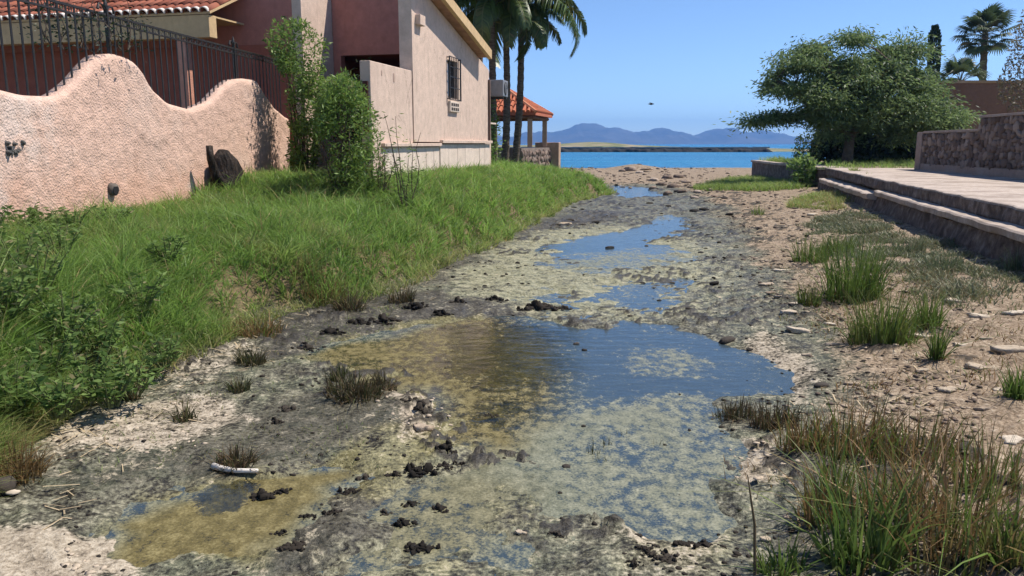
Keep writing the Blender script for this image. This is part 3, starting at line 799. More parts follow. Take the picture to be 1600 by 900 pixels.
for s_ in range(4):
    A = np.array(P4[s_]) * .9 + np.array([PX, PY, ze]) * .1; B = np.array(P4[(s_ + 1) % 4]) * .9 + np.array([PX, PY, ze]) * .1
    MB().tube([A - (0, 0, .14), B - (0, 0, .14)], .06, 6).build('beam', M_wood, gz_)
M_col = stucco('pavilion_column', (.42, .29, .20), 30, .8, .01)
for sa, sb_ in ((-1, 1), (1, 1), (1, -1), (-1, -1)):
    q = PF(sa * HW * .84, sb_ * HW * .84, 0)
    MB().box(-.085, .085, -.085, .085, 1.45, 2.47, lambda a, b, z: (q[0] + a, q[1] + b, z)).build('column', M_col, gz_, bevel=.015)
M_stone = None
m = Mat('field_stone'); p = m.obj(); rn = m.rand()
c = m.ramp(rn, [(0, (.11, .075, .06)), (.4, (.20, .145, .12)), (.75, (.28, .205, .165)), (1, (.40, .32, .27))])
c = m.mix(m.math('MULTIPLY', m.noise(8, 4, .6, p), .5), c, (.10, .075, .065))
m.pbr(c, .92, m.bump(m.noise(25, 4, .6, p), .7, .015), .15); M_stone = m.m
M_mortar = simple('wall_mortar', (.20, .155, .13), .95, .3, 8, .6, 40, .01)
def lump(seed, flat=.7, sub=1):
    r_ = np.random.default_rng(seed)
    t = (1 + 5 ** .5) / 2
    V = np.array([(-1, t, 0), (1, t, 0), (-1, -t, 0), (1, -t, 0), (0, -1, t), (0, 1, t), (0, -1, -t), (0, 1, -t), (t, 0, -1), (t, 0, 1), (-t, 0, -1), (-t, 0, 1)]) / 1.902
    Fc = [(0, 11, 5), (0, 5, 1), (0, 1, 7), (0, 7, 10), (0, 10, 11), (1, 5, 9), (5, 11, 4), (11, 10, 2), (10, 7, 6), (7, 1, 8), (3, 9, 4), (3, 4, 2), (3, 2, 6), (3, 6, 8), (3, 8, 9), (4, 9, 5), (2, 4, 11), (6, 2, 10), (8, 6, 7), (9, 8, 1)]
    for _ in range(sub):
        Vl = [tuple(v) for v in V]; cache = {}; F2 = []
        def mid(i, j):
            k = (min(i, j), max(i, j))
            if k not in cache:
                q = (np.array(Vl[i]) + np.array(Vl[j])); q = q / np.linalg.norm(q); cache[k] = len(Vl); Vl.append(tuple(q))
            return cache[k]
        for a_, b_, c_ in Fc:
            x, y, z = mid(a_, b_), mid(b_, c_), mid(c_, a_); F2 += [(a_, x, z), (b_, y, x), (c_, z, y), (x, y, z)]
        V = np.array(Vl); Fc = F2
    V = V * (1 + r_.uniform(-.22, .22, (len(V), 1)))
    V = V + r_.uniform(-.08, .08, V.shape)
    V[:, 2] *= flat
    V = np.sign(V) * np.abs(V) ** .85
    return V, np.array(Fc)
def lump_mesh(seed, flat, sub=1, mat=None):
    V, Fc = lump(seed, flat, sub); me = npmesh('rock', V, Fc, False); me.materials.append(mat); return me
stone_meshes = [lump_mesh(100 + k, .9, 1, M_stone) for k in range(8)]
# stone parapet of the pavilion
par = empty('stone_parapet', PF(-HW, HW * .6, .7), 'low field stone parapet at the foot of the pavilion', 'wall')
def PFr(a, b, z): return PF(a, b, z)
MB().box(-HW - 1.9, HW, HW * .84, HW * .84 + .2, .6, 1.43, PFr).build('core', M_mortar, par)
MB().box(-HW - .05, -HW + .2, -HW * 1.2, HW * .83, .6, 1.43, PFr).build('core', M_mortar, par)
MB().box(HW * .84 - .0, HW * .84 + .42, HW * .6, HW + .3, .6, 1.62, PFr).build('corner_pier', M_col, par, bevel=.02)
def stone_face(parent, frame, a0, a1, z0, z1f, bface, sz, n_hint, seed):
    r_ = random.Random(seed); z = z0; cnt = 0
    while z < 9:
        hgt = sz * r_.uniform(.75, 1.2); a = a0 - r_.uniform(0, sz)
        anyp = False
        while a < a1:
            w = sz * r_.uniform(.7, 1.6)
            am = a + w / 2
            if a0 < am < a1 and z + hgt * .6 < z1f(am):
                o = link('stone', r_.choice(stone_meshes), None, parent)
                h0_ = hgt; hgt = sz * r_.uniform(.6, 1.5); q = np.array(frame(am, bface, z + h0_ / 2 + sz * r_.uniform(-.28, .28))) - np.array(parent.location)
                o.location = q; o.scale = (w * r_.uniform(.40, .56), sz * r_.uniform(.22, .4), hgt * .55)
                d_ = np.array(frame(1, 0, 0)) - np.array(frame(0, 0, 0))
                o.rotation_euler = (r_.uniform(-.1, .1), r_.uniform(-.7, .7), math.atan2(d_[1], d_[0])); hgt = h0_
                cnt += 1; anyp = True
            a += w
        z += hgt
        if not anyp: break
    return cnt
n1_ = stone_face(par, PFr, -HW - 1.9, HW * .8, .75, lambda a: 1.45, HW * .84 + .2, .19, 0, 3)

# ------------------------------------------------------------------ concrete terrace on the right
M_conc = Mat('weathered_concrete'); p = M_conc.pos()
a_ = M_conc.noise(1.1, 5, .65, p); b_ = M_conc.noise(12, 5, .65, p)
c = M_conc.ramp(b_, [(.3, (.33, .265, .22)), (.7, (.52, .44, .38))])
c = M_conc.mix(M_conc.math('MULTIPLY', M_conc.step(a_, .46, .62), .7), c, (.24, .19, .155))
M_conc.pbr(c, .9, M_conc.bump(M_conc.noise(55, 4, .6, p), .5, .008), .15); M_conc = M_conc.m
mm = Mat('shaded_stained_concrete'); p = mm.pos()  # concrete copy darkened for the shaded upright faces, with streaks
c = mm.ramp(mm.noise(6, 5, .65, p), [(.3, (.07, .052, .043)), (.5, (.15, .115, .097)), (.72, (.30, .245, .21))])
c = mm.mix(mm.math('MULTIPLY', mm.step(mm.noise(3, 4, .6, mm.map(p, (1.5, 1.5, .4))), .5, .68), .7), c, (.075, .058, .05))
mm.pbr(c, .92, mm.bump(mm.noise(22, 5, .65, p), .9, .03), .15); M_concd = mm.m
tr_ = empty('terrace', (TO[0], TO[1], .2), 'weathered concrete terrace with a stepped retaining edge along the channel', 'terrace')
def TF(s_, o_, z): return (TO[0] + TE[0] * s_ + TN[0] * o_, TO[1] + TE[1] * s_ + TN[1] * o_, z)
def ragged(name, s0, s1, profile, mat, amp=.02, step=.12, seed=80, zdrop=None):
    S = np.arange(s0, s1 + 1e-6, step); prof_ = []
    # densify the profile
    for (o0_, z0_), (o1_, z1_) in zip(profile[:-1], profile[1:]):
        n_ = max(2, int(math.hypot(o1_ - o0_, z1_ - z0_) / .06) + 1)
        for k in range(n_): prof_.append((o0_ + (o1_ - o0_) * k / n_, z0_ + (z1_ - z0_) * k / n_))
    prof_.append(profile[-1]); prof_ = np.array(prof_)
    O = np.repeat(prof_[None, :, 0], len(S), 0); Z = np.repeat(prof_[None, :, 1], len(S), 0); SS = np.repeat(S[:, None], prof_.shape[0], 1)
    nz1 = fbm(SS + Z * 3, Z * 2 + O * 3, 1.2, 3, seed) - .5; nz2 = fbm(SS, Z + O, 6, 3, seed + 3) - .5
    w_ = sst(-.6, -.05, O)
    O = O + (nz1 * 2.2 + nz2 * 1.3) * amp * w_; Z = Z + (fbm(SS, O * 2, 2.5, 3, seed + 5) - .5) * amp * .9 * w_
    P = np.stack([TO[0] + TE[0] * SS + TN[0] * O, TO[1] + TE[1] * SS + TN[1] * O, Z], -1)
    n_, k_ = O.shape; idx = np.arange(n_ * k_).reshape(n_, k_)
    Q = np.stack([idx[:-1, :-1], idx[1:, :-1], idx[1:, 1:], idx[:-1, 1:]], -1).reshape(-1, 4)
    V_ = P.reshape(-1, 3); V2 = local(V_, tr_)
    me = bpy.data.meshes.new(name)
    me.from_pydata([tuple(v) for v in V2], [], [tuple(q) for q in Q] + [tuple(idx[0, :]), tuple(idx[-1, ::-1])]); me.update()
    return link(name, me, mat, tr_)
SE = 15.75
ragged('top_slab', -7.5, SE, [(-9.0, .60), (-9.0, .855), (-.9, .855), (-.02, .85), (0, .84), (0, .655), (-.3, .62)], M_conc, .034, .10, 80)
ragged('slab_face', -7.5, SE - .02, [(-.28, .63), (-.25, .80), (.012, .815), (.016, .66), (.0, .63)], M_concd, .034, .10, 80)  # dark sheet puts the shade into the slab's front colour
ragged('ledge', -7.5, 7.3, [(-.1, .50), (-.1, .645), (.20, .64), (.225, .62), (.215, .545), (.1, .50)], M_conc, .03, .12, 90)
ragged('ledge', 7.5, SE - .6, [(-.1, .42), (-.1, .57), (.26, .56), (.29, .54), (.27, .44), (.1, .42)], M_conc, .035, .12, 97)
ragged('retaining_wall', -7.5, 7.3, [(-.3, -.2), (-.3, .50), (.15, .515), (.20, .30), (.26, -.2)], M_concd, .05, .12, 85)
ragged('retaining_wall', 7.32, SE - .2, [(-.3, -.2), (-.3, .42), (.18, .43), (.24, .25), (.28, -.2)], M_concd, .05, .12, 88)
# lower block wall further on
lb = empty('block_wall', (10.2, 30, .1), 'low dark block wall with pale capping at the end of the beach', 'wall')
Bd = np.array([1.27, 11.71]) / np.hypot(1.27, 11.71)
def BF(s_, o_, z): return (9.56 + Bd[0] * s_ - Bd[1] * o_, 24.26 + Bd[1] * s_ + Bd[0] * o_, z)
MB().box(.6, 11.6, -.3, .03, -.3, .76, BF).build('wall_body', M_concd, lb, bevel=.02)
MB().box(.55, 11.75, -.9, .07, .762, .85, BF).build('capping', M_conc, lb, bevel=.02)

# ------------------------------------------------------------------ stone wall on the terrace
S0 = np.array([11.37, 22.43]); S1 = np.array([10.5, 16.28]); Sd = (S1 - S0) / np.linalg.norm(S1 - S0); Sn = np.array([Sd[1], -Sd[0]])
if Sn[0] > 0: Sn = -Sn
def SF(s_, o_, z): return (S0[0] + Sd[0] * s_ + Sn[0] * o_, S0[1] + Sd[1] * s_ + Sn[1] * o_, z)
sw = empty('stone_wall', (S0[0], S0[1], .85), 'brown field stone wall with stepped top on the terrace', 'wall')
zl = PL(1440, 207, (S0[0], S0[1], 0), (Sn[0], Sn[1], 0))[2]
q = PL(1532, 190, (S0[0], S0[1], 0), (Sn[0], Sn[1], 0)); ss = (q[:2] - S0) @ Sd
zh = PL(1590, 178, (S0[0], S0[1], 0), (Sn[0], Sn[1], 0))[2]
MB().box(.4, ss, -.32, -.02, .7, zl - .03, SF).build('core', M_mortar, sw)
MB().box(ss, 11.5, -.32, -.02, .7, zh - .03, SF).build('core', M_mortar, sw)
MB().box(.42, ss - .01, -.34, .03, zl - .026, zl + .03, SF).build('coping', stucco('coping_mortar', (.33, .26, .22)), sw, bevel=.01)
MB().box(ss - .02, 11.5, -.34, .03, zh - .026, zh + .03, SF).build('coping', stucco('coping_mortar_b', (.33, .26, .22)), sw, bevel=.01)
MB().box(.0, .40, -.36, .04, .7, zl + .01, SF).build('end_pier', stucco('pier_stucco', (.27, .20, .17), 30, .8, .012), sw, bevel=.015)
MB().box(.41, 11.5, -.02, .02, .7, 1.03, SF).build('plaster_skirt', stucco('skirt_plaster', (.36, .255, .20), 20, .9, .02), sw)
nst = stone_face(sw, SF, .42, 7.6, 1.03, lambda s_: (zl if s_ < ss else zh) - .02, -.015, .17, 0, 5)
print('stones', n1_, nst)
# brown boundary wall behind the trees
q0 = AT(1430, 225, 37.0); zt = AT(1540, 130, 37.0)[2]
bwall = MB(); bwall.box(q0[0] - .5, 42, 37, 37.3, .6, zt)
o = alone(bwall.build('boundary_wall', stucco('brown_stucco', (.21, .125, .085), 20, .6, .02, (.16, .09, .06), .5)), (q0[0] + 4, 37, .8)); tag(o, 'tall plain brown wall behind the spreading tree', 'wall')
cp = MB(); cp.box(q0[0] - .55, 42, 36.95, 37.35, zt + .003, zt + .12)
cp.build('capping', stucco('capping_ochre', (.40, .27, .15)), o)
# ------------------------------------------------------------------ grass and leaf builders
def unit(A): return A / np.maximum(np.linalg.norm(A, axis=1, keepdims=True), 1e-9)
def blades(B, hgt, wid, lean, az, rnd, dry, face=None):
    # B (n,3) roots; arching blades of three segments
    n = len(B)
    dirv = np.stack([np.cos(az), np.sin(az), 0 * az], 1)
    side = np.stack([-np.sin(az + .0), np.cos(az + .0), 0 * az], 1)
    tw = rng.uniform(0, np.pi, n); side = np.stack([np.cos(tw), np.sin(tw), 0 * tw], 1)
    ts = [0, .4, .75, 1.0]; V = []; T = []
    for t in ts:
        c = B + dirv * (lean * hgt * t ** 1.8)[:, None]; c[:, 2] += hgt * (t - .32 * lean * t ** 2.2)
        w = wid * (1 - .92 * t ** 1.6)
        V += [c - side * (w / 2)[:, None], c + side * (w / 2)[:, None]]
        col = np.stack([rnd, np.clip(dry + .12 * t, 0, 1), 0 * rnd + t], 1); T += [col, col]
    V = np.stack(V, 1).reshape(-1, 3); T = np.stack(T, 1).reshape(-1, 3)
    b = (np.arange(n) * 8)[:, None]
    Q = np.concatenate([b + np.array([[0, 1, 3, 2]]), b + np.array([[2, 3, 5, 4]]), b + np.array([[4, 5, 7, 6]])], 1).reshape(-1, 4)
    return V, Q, T
def leaves(C, size, aspect, dirv, rnd, dry, cup=.15):
    # elongated four-sided leaves with a slight fold, growing from C along dirv
    n = len(C); d = unit(dirv); r = rng.normal(size=(n, 3)); s = unit(np.cross(d, r)); nn = np.cross(s, d)
    L = size[:, None]; W = (size * aspect)[:, None]
    V = np.stack([C, C + d * L * .45 + s * W + nn * W * cup, C + d * L, C + d * L * .45 - s * W + nn * W * cup], 1).reshape(-1, 3)
    Q = (np.arange(n) * 4)[:, None] + np.array([[0, 1, 2, 3]])
    T = np.repeat(np.stack([rnd, dry, 0 * rnd], 1), 4, 0)
    return V, Q, T
def veg(name, parts, mat, parent=None, base=None):
    off = 0; Vs = []; Qs = []; Ts = []
    for V, Q, T in parts: Vs.append(V); Qs.append(Q + off); Ts.append(T); off += len(V)
    V = np.concatenate(Vs); Q = np.concatenate(Qs); T = np.concatenate(Ts)
    if parent is not None: V = local(V, parent)
    elif base is not None: V = V - np.array(base)
    o = link(name, npmesh(name, V, Q, False, {'tint': T}), mat, parent)
    if parent is None and base is not None: o.location = tuple(base)
    return o
M_grass = leafmat('bank_grass', (.048, .106, .018), (.225, .37, .078), (.52, .40, .19), .42)
M_reed = leafmat('reed_grass', (.028, .066, .012), (.125, .225, .042), (.31, .19, .085), .30)
M_sage = leafmat('grey_green_creeper', (.060, .088, .045), (.15, .20, .105), (.36, .28, .17), .25)
M_weed = leafmat('broadleaf_weed', (.040, .085, .018), (.20, .29, .085), (.40, .33, .18), .42, .18, .6)
M_tuft = leafmat('dark_tuft_grass', (.016, .026, .009), (.085, .115, .04), (.20, .135, .075), .2, .2, .6)
M_mesq = leafmat('feathery_tree_leaf', (.028, .066, .028), (.185, .25, .095), (.25, .2, .08), .40)
M_dark = leafmat('dark_leaf_and_shade', (.008, .018, .009), (.03, .055, .022), (.2, .15, .06), .12)  # near black to hold the shade under the tree; also the dark vines
M_shrub = leafmat('shrub_leaf', (.034, .075, .014), (.20, .30, .065), (.35, .28, .12), .35)
M_palm = leafmat('palm_leaf', (.022, .048, .014), (.12, .18, .045), (.32, .25, .11), .22, .45, .4)
M_fan = leafmat('fan_palm_leaf', (.022, .042, .018), (.075, .115, .05), (.30, .22, .10), .22, .4, .45)
M_cyp = leafmat('cypress_leaf', (.008, .022, .010), (.03, .06, .025), (.2, .15, .06), .1)
M_dryb = leafmat('dry_bush_leaf', (.07, .065, .035), (.22, .18, .10), (.36, .24, .13), .25)
M_bark = simple('grey_brown_bark', (.10, .075, .055), .95, .4, 6, .9, 30, .03)
M_ptrunk = Mat('palm_trunk'); p = M_ptrunk.obj()
c = M_ptrunk.ramp(M_ptrunk.noise(4, 4, .6, M_ptrunk.map(p, (2, 2, 9))), [(.3, (.055, .043, .034)), (.7, (.20, .155, .115))])
M_ptrunk.pbr(c, .95, M_ptrunk.bump(M_ptrunk.noise(5, 3, .6, M_ptrunk.map(p, (1, 1, 8))), .9, .04), .1); M_ptrunk = M_ptrunk.m

# ------------------------------------------------------------------ grass of the left bank
N = 250000
Y = np.exp(rng.uniform(np.log(2.6), np.log(36), N))
xl = np.where(Y < 12.7, np.maximum(wall_x(Y) - .05, -Y * .95), np.where(Y < 20.2, np.where(Y < 16, wall_x(Y) - .1, -5.4 + .244 * Y), -1.2))
xr = toe(Y) + .20
X = xl + (xr - xl) * rng.uniform(0, 1, N)
t = toe(Y) - X
keep = np.ones(N, bool)
inhouse = (X < -5.4 + .244 * Y + .04) & (Y > 13.4) & (Y < 20.3) & (X > -4.3)
keep &= ~((X < -5.4 + .244 * Y - .01) & (Y > 14.2)) | (Y > 20.2)
keep &= ~((X < wall_x(Y) + .02) & (Y < 16))
clump = np.clip((fbm(X, Y, 2.4, 3, 110) - .5) * 1.5 + .5, 0, 1); fine = fbm(X, Y, 7, 2, 112)
edge = sst(-.22, .30, t + .4 * (clump - .5))
keep &= rng.uniform(0, 1, N) < (.45 + .55 * edge) * sst(.16, .36, fine + .25 * clump)
# strawy bald spots
spots = [(425, 292, .8), (230, 600, .25), (330, 545, .2)]
sp = np.zeros(N)
for u, v, r_ in spots:
    q = G(u, v, .62 if v < 400 else .15); sp = np.maximum(sp, np.exp(-((X - q[0]) ** 2 + ((Y - q[1]) * .6) ** 2) / (r_ * r_)))
keep &= rng.uniform(0, 1, N) > .45 * sp
X, Y, t, clump, fine, edge, sp = [q[keep] for q in (X, Y, t, clump, fine, edge, sp)]
n = len(X)
# roots gathered into tussocks, blades arching out of each
cs = .13 + .009 * Y; lev = np.round(np.log(cs) / .12); cs = np.exp(lev * .12)
ci = np.floor(X / cs); cj = np.floor(Y / cs)
hx_ = np.modf(np.abs(np.sin(ci * 12.9898 + cj * 78.233 + lev) * 43758.5453))[0]; hy_ = np.modf(np.abs(np.sin(ci * 39.346 + cj * 11.135 + lev) * 24634.633))[0]
tcx = (ci + .15 + .7 * hx_) * cs; tcy = (cj + .15 + .7 * hy_) * cs
dx_ = X - tcx; dy_ = Y - tcy; pull = rng.uniform(.45, .95, n)
X = np.where(t > .05, tcx + dx_ * pull, X); Y = np.where(t > .05, tcy + dy_ * pull, Y)
taz = np.arctan2(dy_, dx_); trnd = np.modf(np.abs(np.sin(ci * 7.13 + cj * 3.71) * 9631.17))[0]
okb = (X > wall_x(Y) + .03) | (Y > 16.05)
X, Y, t, clump, fine, edge, sp, taz, trnd = [q[okb] for q in (X, Y, t, clump, fine, edge, sp, taz, trnd)]; n = len(X)
Z = gz(X, Y, False) - .02
far = sst(11, 19, Y)
hg = (.06 + .17 * clump + .08 * fine + .07 * trnd) * (.75 + .25 * edge) * rng.uniform(.45, 1.35, n) * (1 - .15 * far)
hg *= np.where(rng.uniform(0, 1, n) < .05, 1.5, 1)
hg *= 1 - .45 * sp
dn = fbm(X, Y, 2.3, 3, 115)
dry = np.clip(.45 * sst(.62, .76, dn) * (1 - .8 * far) + .6 * (1 - edge) ** 1.5 + .9 * sp, 0, 1) * rng.uniform(.3, 1.1, n)
dry = np.where(rng.uniform(0, 1, n) < .06, .85, dry)
rnd = np.clip(-.05 + .5 * fbm(X, Y, .8, 2, 117) + .45 * trnd + rng.normal(0, .18, n) + .25 * far, 0, 1)
wid = (.0048 + .00075 * Y) * rng.uniform(.6, 1.5, n)
az = np.where(rng.uniform(0, 1, n) < .35, rng.uniform(0, 2 * np.pi, n), taz + rng.normal(0, .6, n))
V3 = blades(np.stack([X, Y, Z], 1), hg, wid, rng.uniform(.25, 1.5, n), az, rnd, np.clip(dry, 0, 1))
o = veg('bank_grass', [V3], M_grass); tag(o, 'dense green grass with strawy patches covering the left bank', 'grass', kind='stuff')

# ------------------------------------------------------------------ smaller patches of low grass
def patch(name, label, cat, pts, N, z, h0, h1, mat, dryp, zfun=None, wob=.3, s=130, wscale=1.0):
    P = poly_world(pts, z); x0, y0 = P.min(0); x1, y1 = P.max(0)
    X = rng.uniform(x0, x1, N * 3); Y = np.sqrt(rng.uniform(y0 ** 2, y1 ** 2, N * 3)) if y1 < 30 else rng.uniform(y0, y1, N * 3)
    mk = inpoly(X + (fbm(X, Y, 1.3, 3, s) - .5) * wob * 3, Y + (fbm(X, Y, 1.3, 3, s + 2) - .5) * wob * 4, P, wob * .6)
    k = (rng.uniform(0, 1, N * 3) < mk * sst(.3, .55, fbm(X, Y, 3.2, 3, s + 4)))
    X, Y = X[k][:N], Y[k][:N]; n = len(X); Z = gz(X, Y, False) - .015 if zfun is None else zfun(X, Y)
    cl = fbm(X, Y, 1.9, 2, s + 6)
    B = blades(np.stack([X, Y, Z], 1), (h0 + (h1 - h0) * cl) * rng.uniform(.6, 1.3, n), (.0045 + .0006 * Y) * wscale, rng.uniform(.3, 1.3, n), rng.uniform(0, 6.28, n),
               np.clip(.2 + .6 * cl + rng.normal(0, .18, n), 0, 1), np.clip(dryp * rng.uniform(0, 2, n) * (.4 + 1.2 * fbm(X, Y, 2.2, 2, s + 8)), 0, 1))
    o = veg(name, [B], mat); return tag(o, label, cat, kind='stuff')
patch('beach_grass', 'green grass patch growing at the foot of the low block wall', 'grass', [(1085, 298), (1120, 286), (1180, 278), (1240, 285), (1255, 305), (1180, 303)], 14000, 0.05, .14, .36, M_grass, .2)
patch('shore_grass', 'yellow green grass patch below the far corner of the terrace', 'grass', [(1232, 328), (1262, 312), (1320, 305), (1345, 325), (1290, 335)], 9000, .12, .08, .24, M_grass, .45)
patch('creeping_plants', 'grey green low plants spread over the sandy right shore', 'ground cover', [(1275, 350), (1340, 335), (1400, 372), (1470, 395), (1560, 430), (1600, 470), (1560, 500), (1470, 480), (1380, 440), (1290, 400)], 26000, .15, .04, .15, M_sage, .3, wob=.5, wscale=1.5)
patch('terrace_lawn', 'bright green lawn strip under the spreading tree', 'lawn', [(1285, 262), (1300, 250), (1340, 243), (1430, 240), (1470, 246), (1440, 263)], 26000, .85, .16, .34, M_grass, .15, zfun=lambda X, Y: 0 * X + .80, wob=.2)
patch('sparse_shore_stubble', 'thin dry brown stubble scattered over the right shore', 'stubble', [(1240, 420), (1330, 400), (1600, 480), (1650, 700), (1600, 900), (1250, 900), (1260, 620), (1320, 560)], 5000, .1, .03, .10, M_reed, .9, wob=.3)
patch('bed_stubble', 'short dark grass stubs scattered over the muddy channel bed', 'stubble', [(150, 640), (420, 520), (640, 470), (720, 640), (700, 760), (520, 700), (400, 740), (100, 760)], 2600, .02, .015, .055, M_weed, .55, wob=.3)

# ------------------------------------------------------------------ countable clumps of reed grass
def clump_at(name, u, v, hpx, wpx, nb, dry, mat, label, cat='grass clump', group=None, lean=.5, rise=.0, wb=.006, dark=0.0):
    q = gp(u, v); Yd = q[1]; sc = math.hypot(Yd, EYE) / FPX
    H_ = hpx * sc; W_ = wpx * sc * .5
    rr = W_ * np.sqrt(rng.uniform(0, 1, nb)) * .8; a = rng.uniform(0, 6.283, nb)
    X = q[0] + rr * np.cos(a); Y = q[1] + rr * np.sin(a) * .8
    Z = gz(X, Y) - .02
    hg = H_ * rng.uniform(.35, 1.08, nb) * (1 - .35 * (rr / (W_ + 1e-6)) ** 2)
    azm = np.where(rng.uniform(0, 1, nb) < .6, a, rng.uniform(0, 6.28, nb))
    dr = np.clip(rng.uniform(0, 2 * dry, nb), 0, 1) if dry < .95 else rng.uniform(.8, 1, nb)
    B = blades(np.stack([X, Y, Z], 1), hg, np.full(nb, wb) * (1 + Yd / 14) * rng.uniform(.6, 1.4, nb), np.where(rng.uniform(0, 1, nb) < .14, rng.uniform(.8, 1.9, nb), rng.uniform(.05, lean, nb)), azm, np.clip(rng.uniform(0, 1, nb) * (1 - dark), 0, 1), dr)
    # dead litter at the foot
    nl = nb // 3; a2 = rng.uniform(0, 6.28, nl); r2_ = W_ * rng.uniform(0, 1, nl)
    B2 = blades(np.stack([q[0] + r2_ * np.cos(a2), q[1] + r2_ * np.sin(a2) * .8, np.full(nl, q[2] - .01)], 1), H_ * rng.uniform(.1, .3, nl), np.full(nl, wb * 1.2), rng.uniform(.5, 1.6, nl), rng.uniform(0, 6.28, nl), rng.uniform(0, .35, nl), rng.uniform(.7, 1, nl))
    e = empty(name, tuple(q), label, cat, group)
    veg('blades', [B], mat, e); tag(veg('dead_litter', [B2], mat, e), kind='stuff')
    return e
C = clump_at; GR = 'grass clumps on the right shore'
C('grass_clump', 1332, 470, 140, 105, 420, .12, M_reed, 'tallest bright green grass clump in the middle of the right shore', group=GR)
C('grass_clump', 1268, 408, 55, 70, 240, .2, M_reed, 'small green grass clump left of the tallest one on the right shore', group=GR)
C('grass_clump', 1310, 395, 45, 60, 200, .2, M_reed, 'short green grass clump just behind the tallest one on the right shore', group=GR)
C('grass_clump', 1265, 478, 55, 45, 140, .35, M_reed, 'thin half dry grass clump left of the tallest clump foot', group=GR)
C('grass_clump', 1378, 536, 100, 125, 460, .22, M_reed, 'wide green grass clump with brown foot on the right shore', group=GR)
C('grass_clump', 1448, 512, 75, 50, 190, .15, M_reed, 'upright green grass clump right of the wide brown footed one', group=GR)
C('grass_clump', 1464, 562, 95, 24, 110, .12, M_reed, 'narrow lone green grass clump on pale sand of the right shore', group=GR)
C('grass_clump', 1475, 425, 45, 60, 220, .1, M_sage, 'grey green bushy clump below the terrace wall', group=GR)
C('grass_clump', 1592, 622, 70, 50, 190, .1, M_reed, 'green grass clump cut by the right edge of the picture', group=GR)
C('grass_clump', 1420, 395, 40, 60, 180, .2, M_sage, 'pale grey green clump near the terrace wall foot', group=GR)
C('grass_clump', 1185, 336, 22, 26, 90, .3, M_weed, 'tiny dark clump on the far muddy right shore', group=GR)
C('grass_clump', 1590, 420, 45, 50, 160, .1, M_sage, 'blue green clump against the near terrace wall', group=GR)
FG = 'reeds in the right foreground'
C('reed_clump', 1345, 880, 205, 130, 130, .16, M_reed, 'tall vivid green reed clump nearest the camera on the right', 'reed clump', FG, .75, wb=.010)
C('reed_clump', 1295, 815, 125, 110, 110, .7, M_reed, 'medium green and brown reed clump beside the water edge in the foreground', 'reed clump', FG, .6, wb=.008)
C('reed_clump', 1480, 860, 200, 230, 230, .75, M_reed, 'big half dry reed clump right of the tall vivid green one', 'reed clump', FG, .7, wb=.008)
C('reed_clump', 1575, 885, 140, 100, 100, .4, M_reed, 'green reed clump in the lower right corner', 'reed clump', FG, .6, wb=.009)
C('reed_clump', 1222, 893, 70, 90, 110, .12, M_reed, 'short bright green reed clump at the bottom edge', 'reed clump', FG, .7, wb=.008)
C('reed_clump', 1260, 700, 85, 110, 190, .9, M_reed, 'brownish reed clump behind the pale mud spot on the right', 'reed clump', FG, .5, wb=.006)
C('reed_clump', 1330, 705, 105, 150, 240, .85, M_reed, 'rusty brown reed stand in the middle right foreground', 'reed clump', FG, .5, wb=.006)
C('reed_clump', 1430, 720, 110, 170, 220, .85, M_reed, 'dry straw coloured reed stand behind the big half dry clump', 'reed clump', FG, .55, wb=.006)
C('reed_clump', 1545, 760, 120, 130, 130, .7, M_reed, 'sparse mixed reed stand near the right edge', 'reed clump', FG, .5, wb=.006)
C('reed_clump', 1400, 800, 140, 160, 150, .9, M_reed, 'brown stemmed reed stand between the vivid green and half dry clumps', 'reed clump', FG, .6, wb=.007)
C('reed_clump', 1300, 780, 140, 70, 60, .3, M_reed, 'slim green reed clump left of the tall vivid green one', 'reed clump', FG, .5, wb=.008)
C('reed_stubble', 1150, 652, 40, 80, 260, .75, M_tuft, 'dark cut reed stubble at the right corner of the main pool', 'stubble', FG, .4, wb=.005, dark=.4)
C('reed_stubble', 1210, 662, 50, 90, 280, .70, M_tuft, 'dark brown reed stubble just right of the pool corner stubble', 'stubble', FG, .4, wb=.005, dark=.4)
BT = 'tufts on the muddy bed'
C('mud_tuft', 555, 612, 50, 110, 420, .55, M_tuft, 'large dark tuft rising beside the olive left end of the main pool', 'tuft', BT, .6, dark=.35)
C('mud_tuft', 602, 606, 32, 45, 160, .6, M_tuft, 'small dark tuft right of the large one by the olive water', 'tuft', BT, .6, dark=.35)
C('mud_tuft', 530, 592, 34, 34, 130, .15, M_tuft, 'green tipped tuft standing at the olive pool edge', 'tuft', BT, .3)
C('mud_tuft', 368, 728, 42, 75, 300, .9, M_tuft, 'round brown tuft just behind the white bent pipe', 'tuft', BT, .9, dark=.3)
C('mud_tuft', 402, 522, 46, 95, 330, .85, M_reed, 'straw brown tuft at the foot of the grassy bank', 'tuft', BT, .9)
C('mud_tuft', 392, 566, 40, 55, 190, .35, M_tuft, 'green dark footed tuft below the straw brown one', 'tuft', BT, .6)
C('mud_tuft', 374, 612, 34, 40, 140, .35, M_tuft, 'little green tuft alone on grey mud at left', 'tuft', BT, .6)
C('mud_tuft', 288, 655, 38, 45, 130, .4, M_tuft, 'thin green tuft beside the pale crust at left', 'tuft', BT, .6)
C('mud_tuft', 200, 622, 52, 45, 170, .3, M_tuft, 'upright green tuft at the bank foot on the left', 'tuft', BT, .5)
C('mud_tuft', 20, 745, 75, 110, 330, .95, M_reed, 'reddish brown dry tuft at the left edge', 'tuft', BT, .9)
C('mud_tuft', 30, 660, 70, 110, 280, .85, M_reed, 'dry brown tuft below the broad leaved weeds at left', 'tuft', BT, .9)
C('mud_tuft', 505, 470, 60, 100, 300, .7, M_reed, 'withered tuft hanging on the bank above the dark mud', 'tuft', BT, .9)
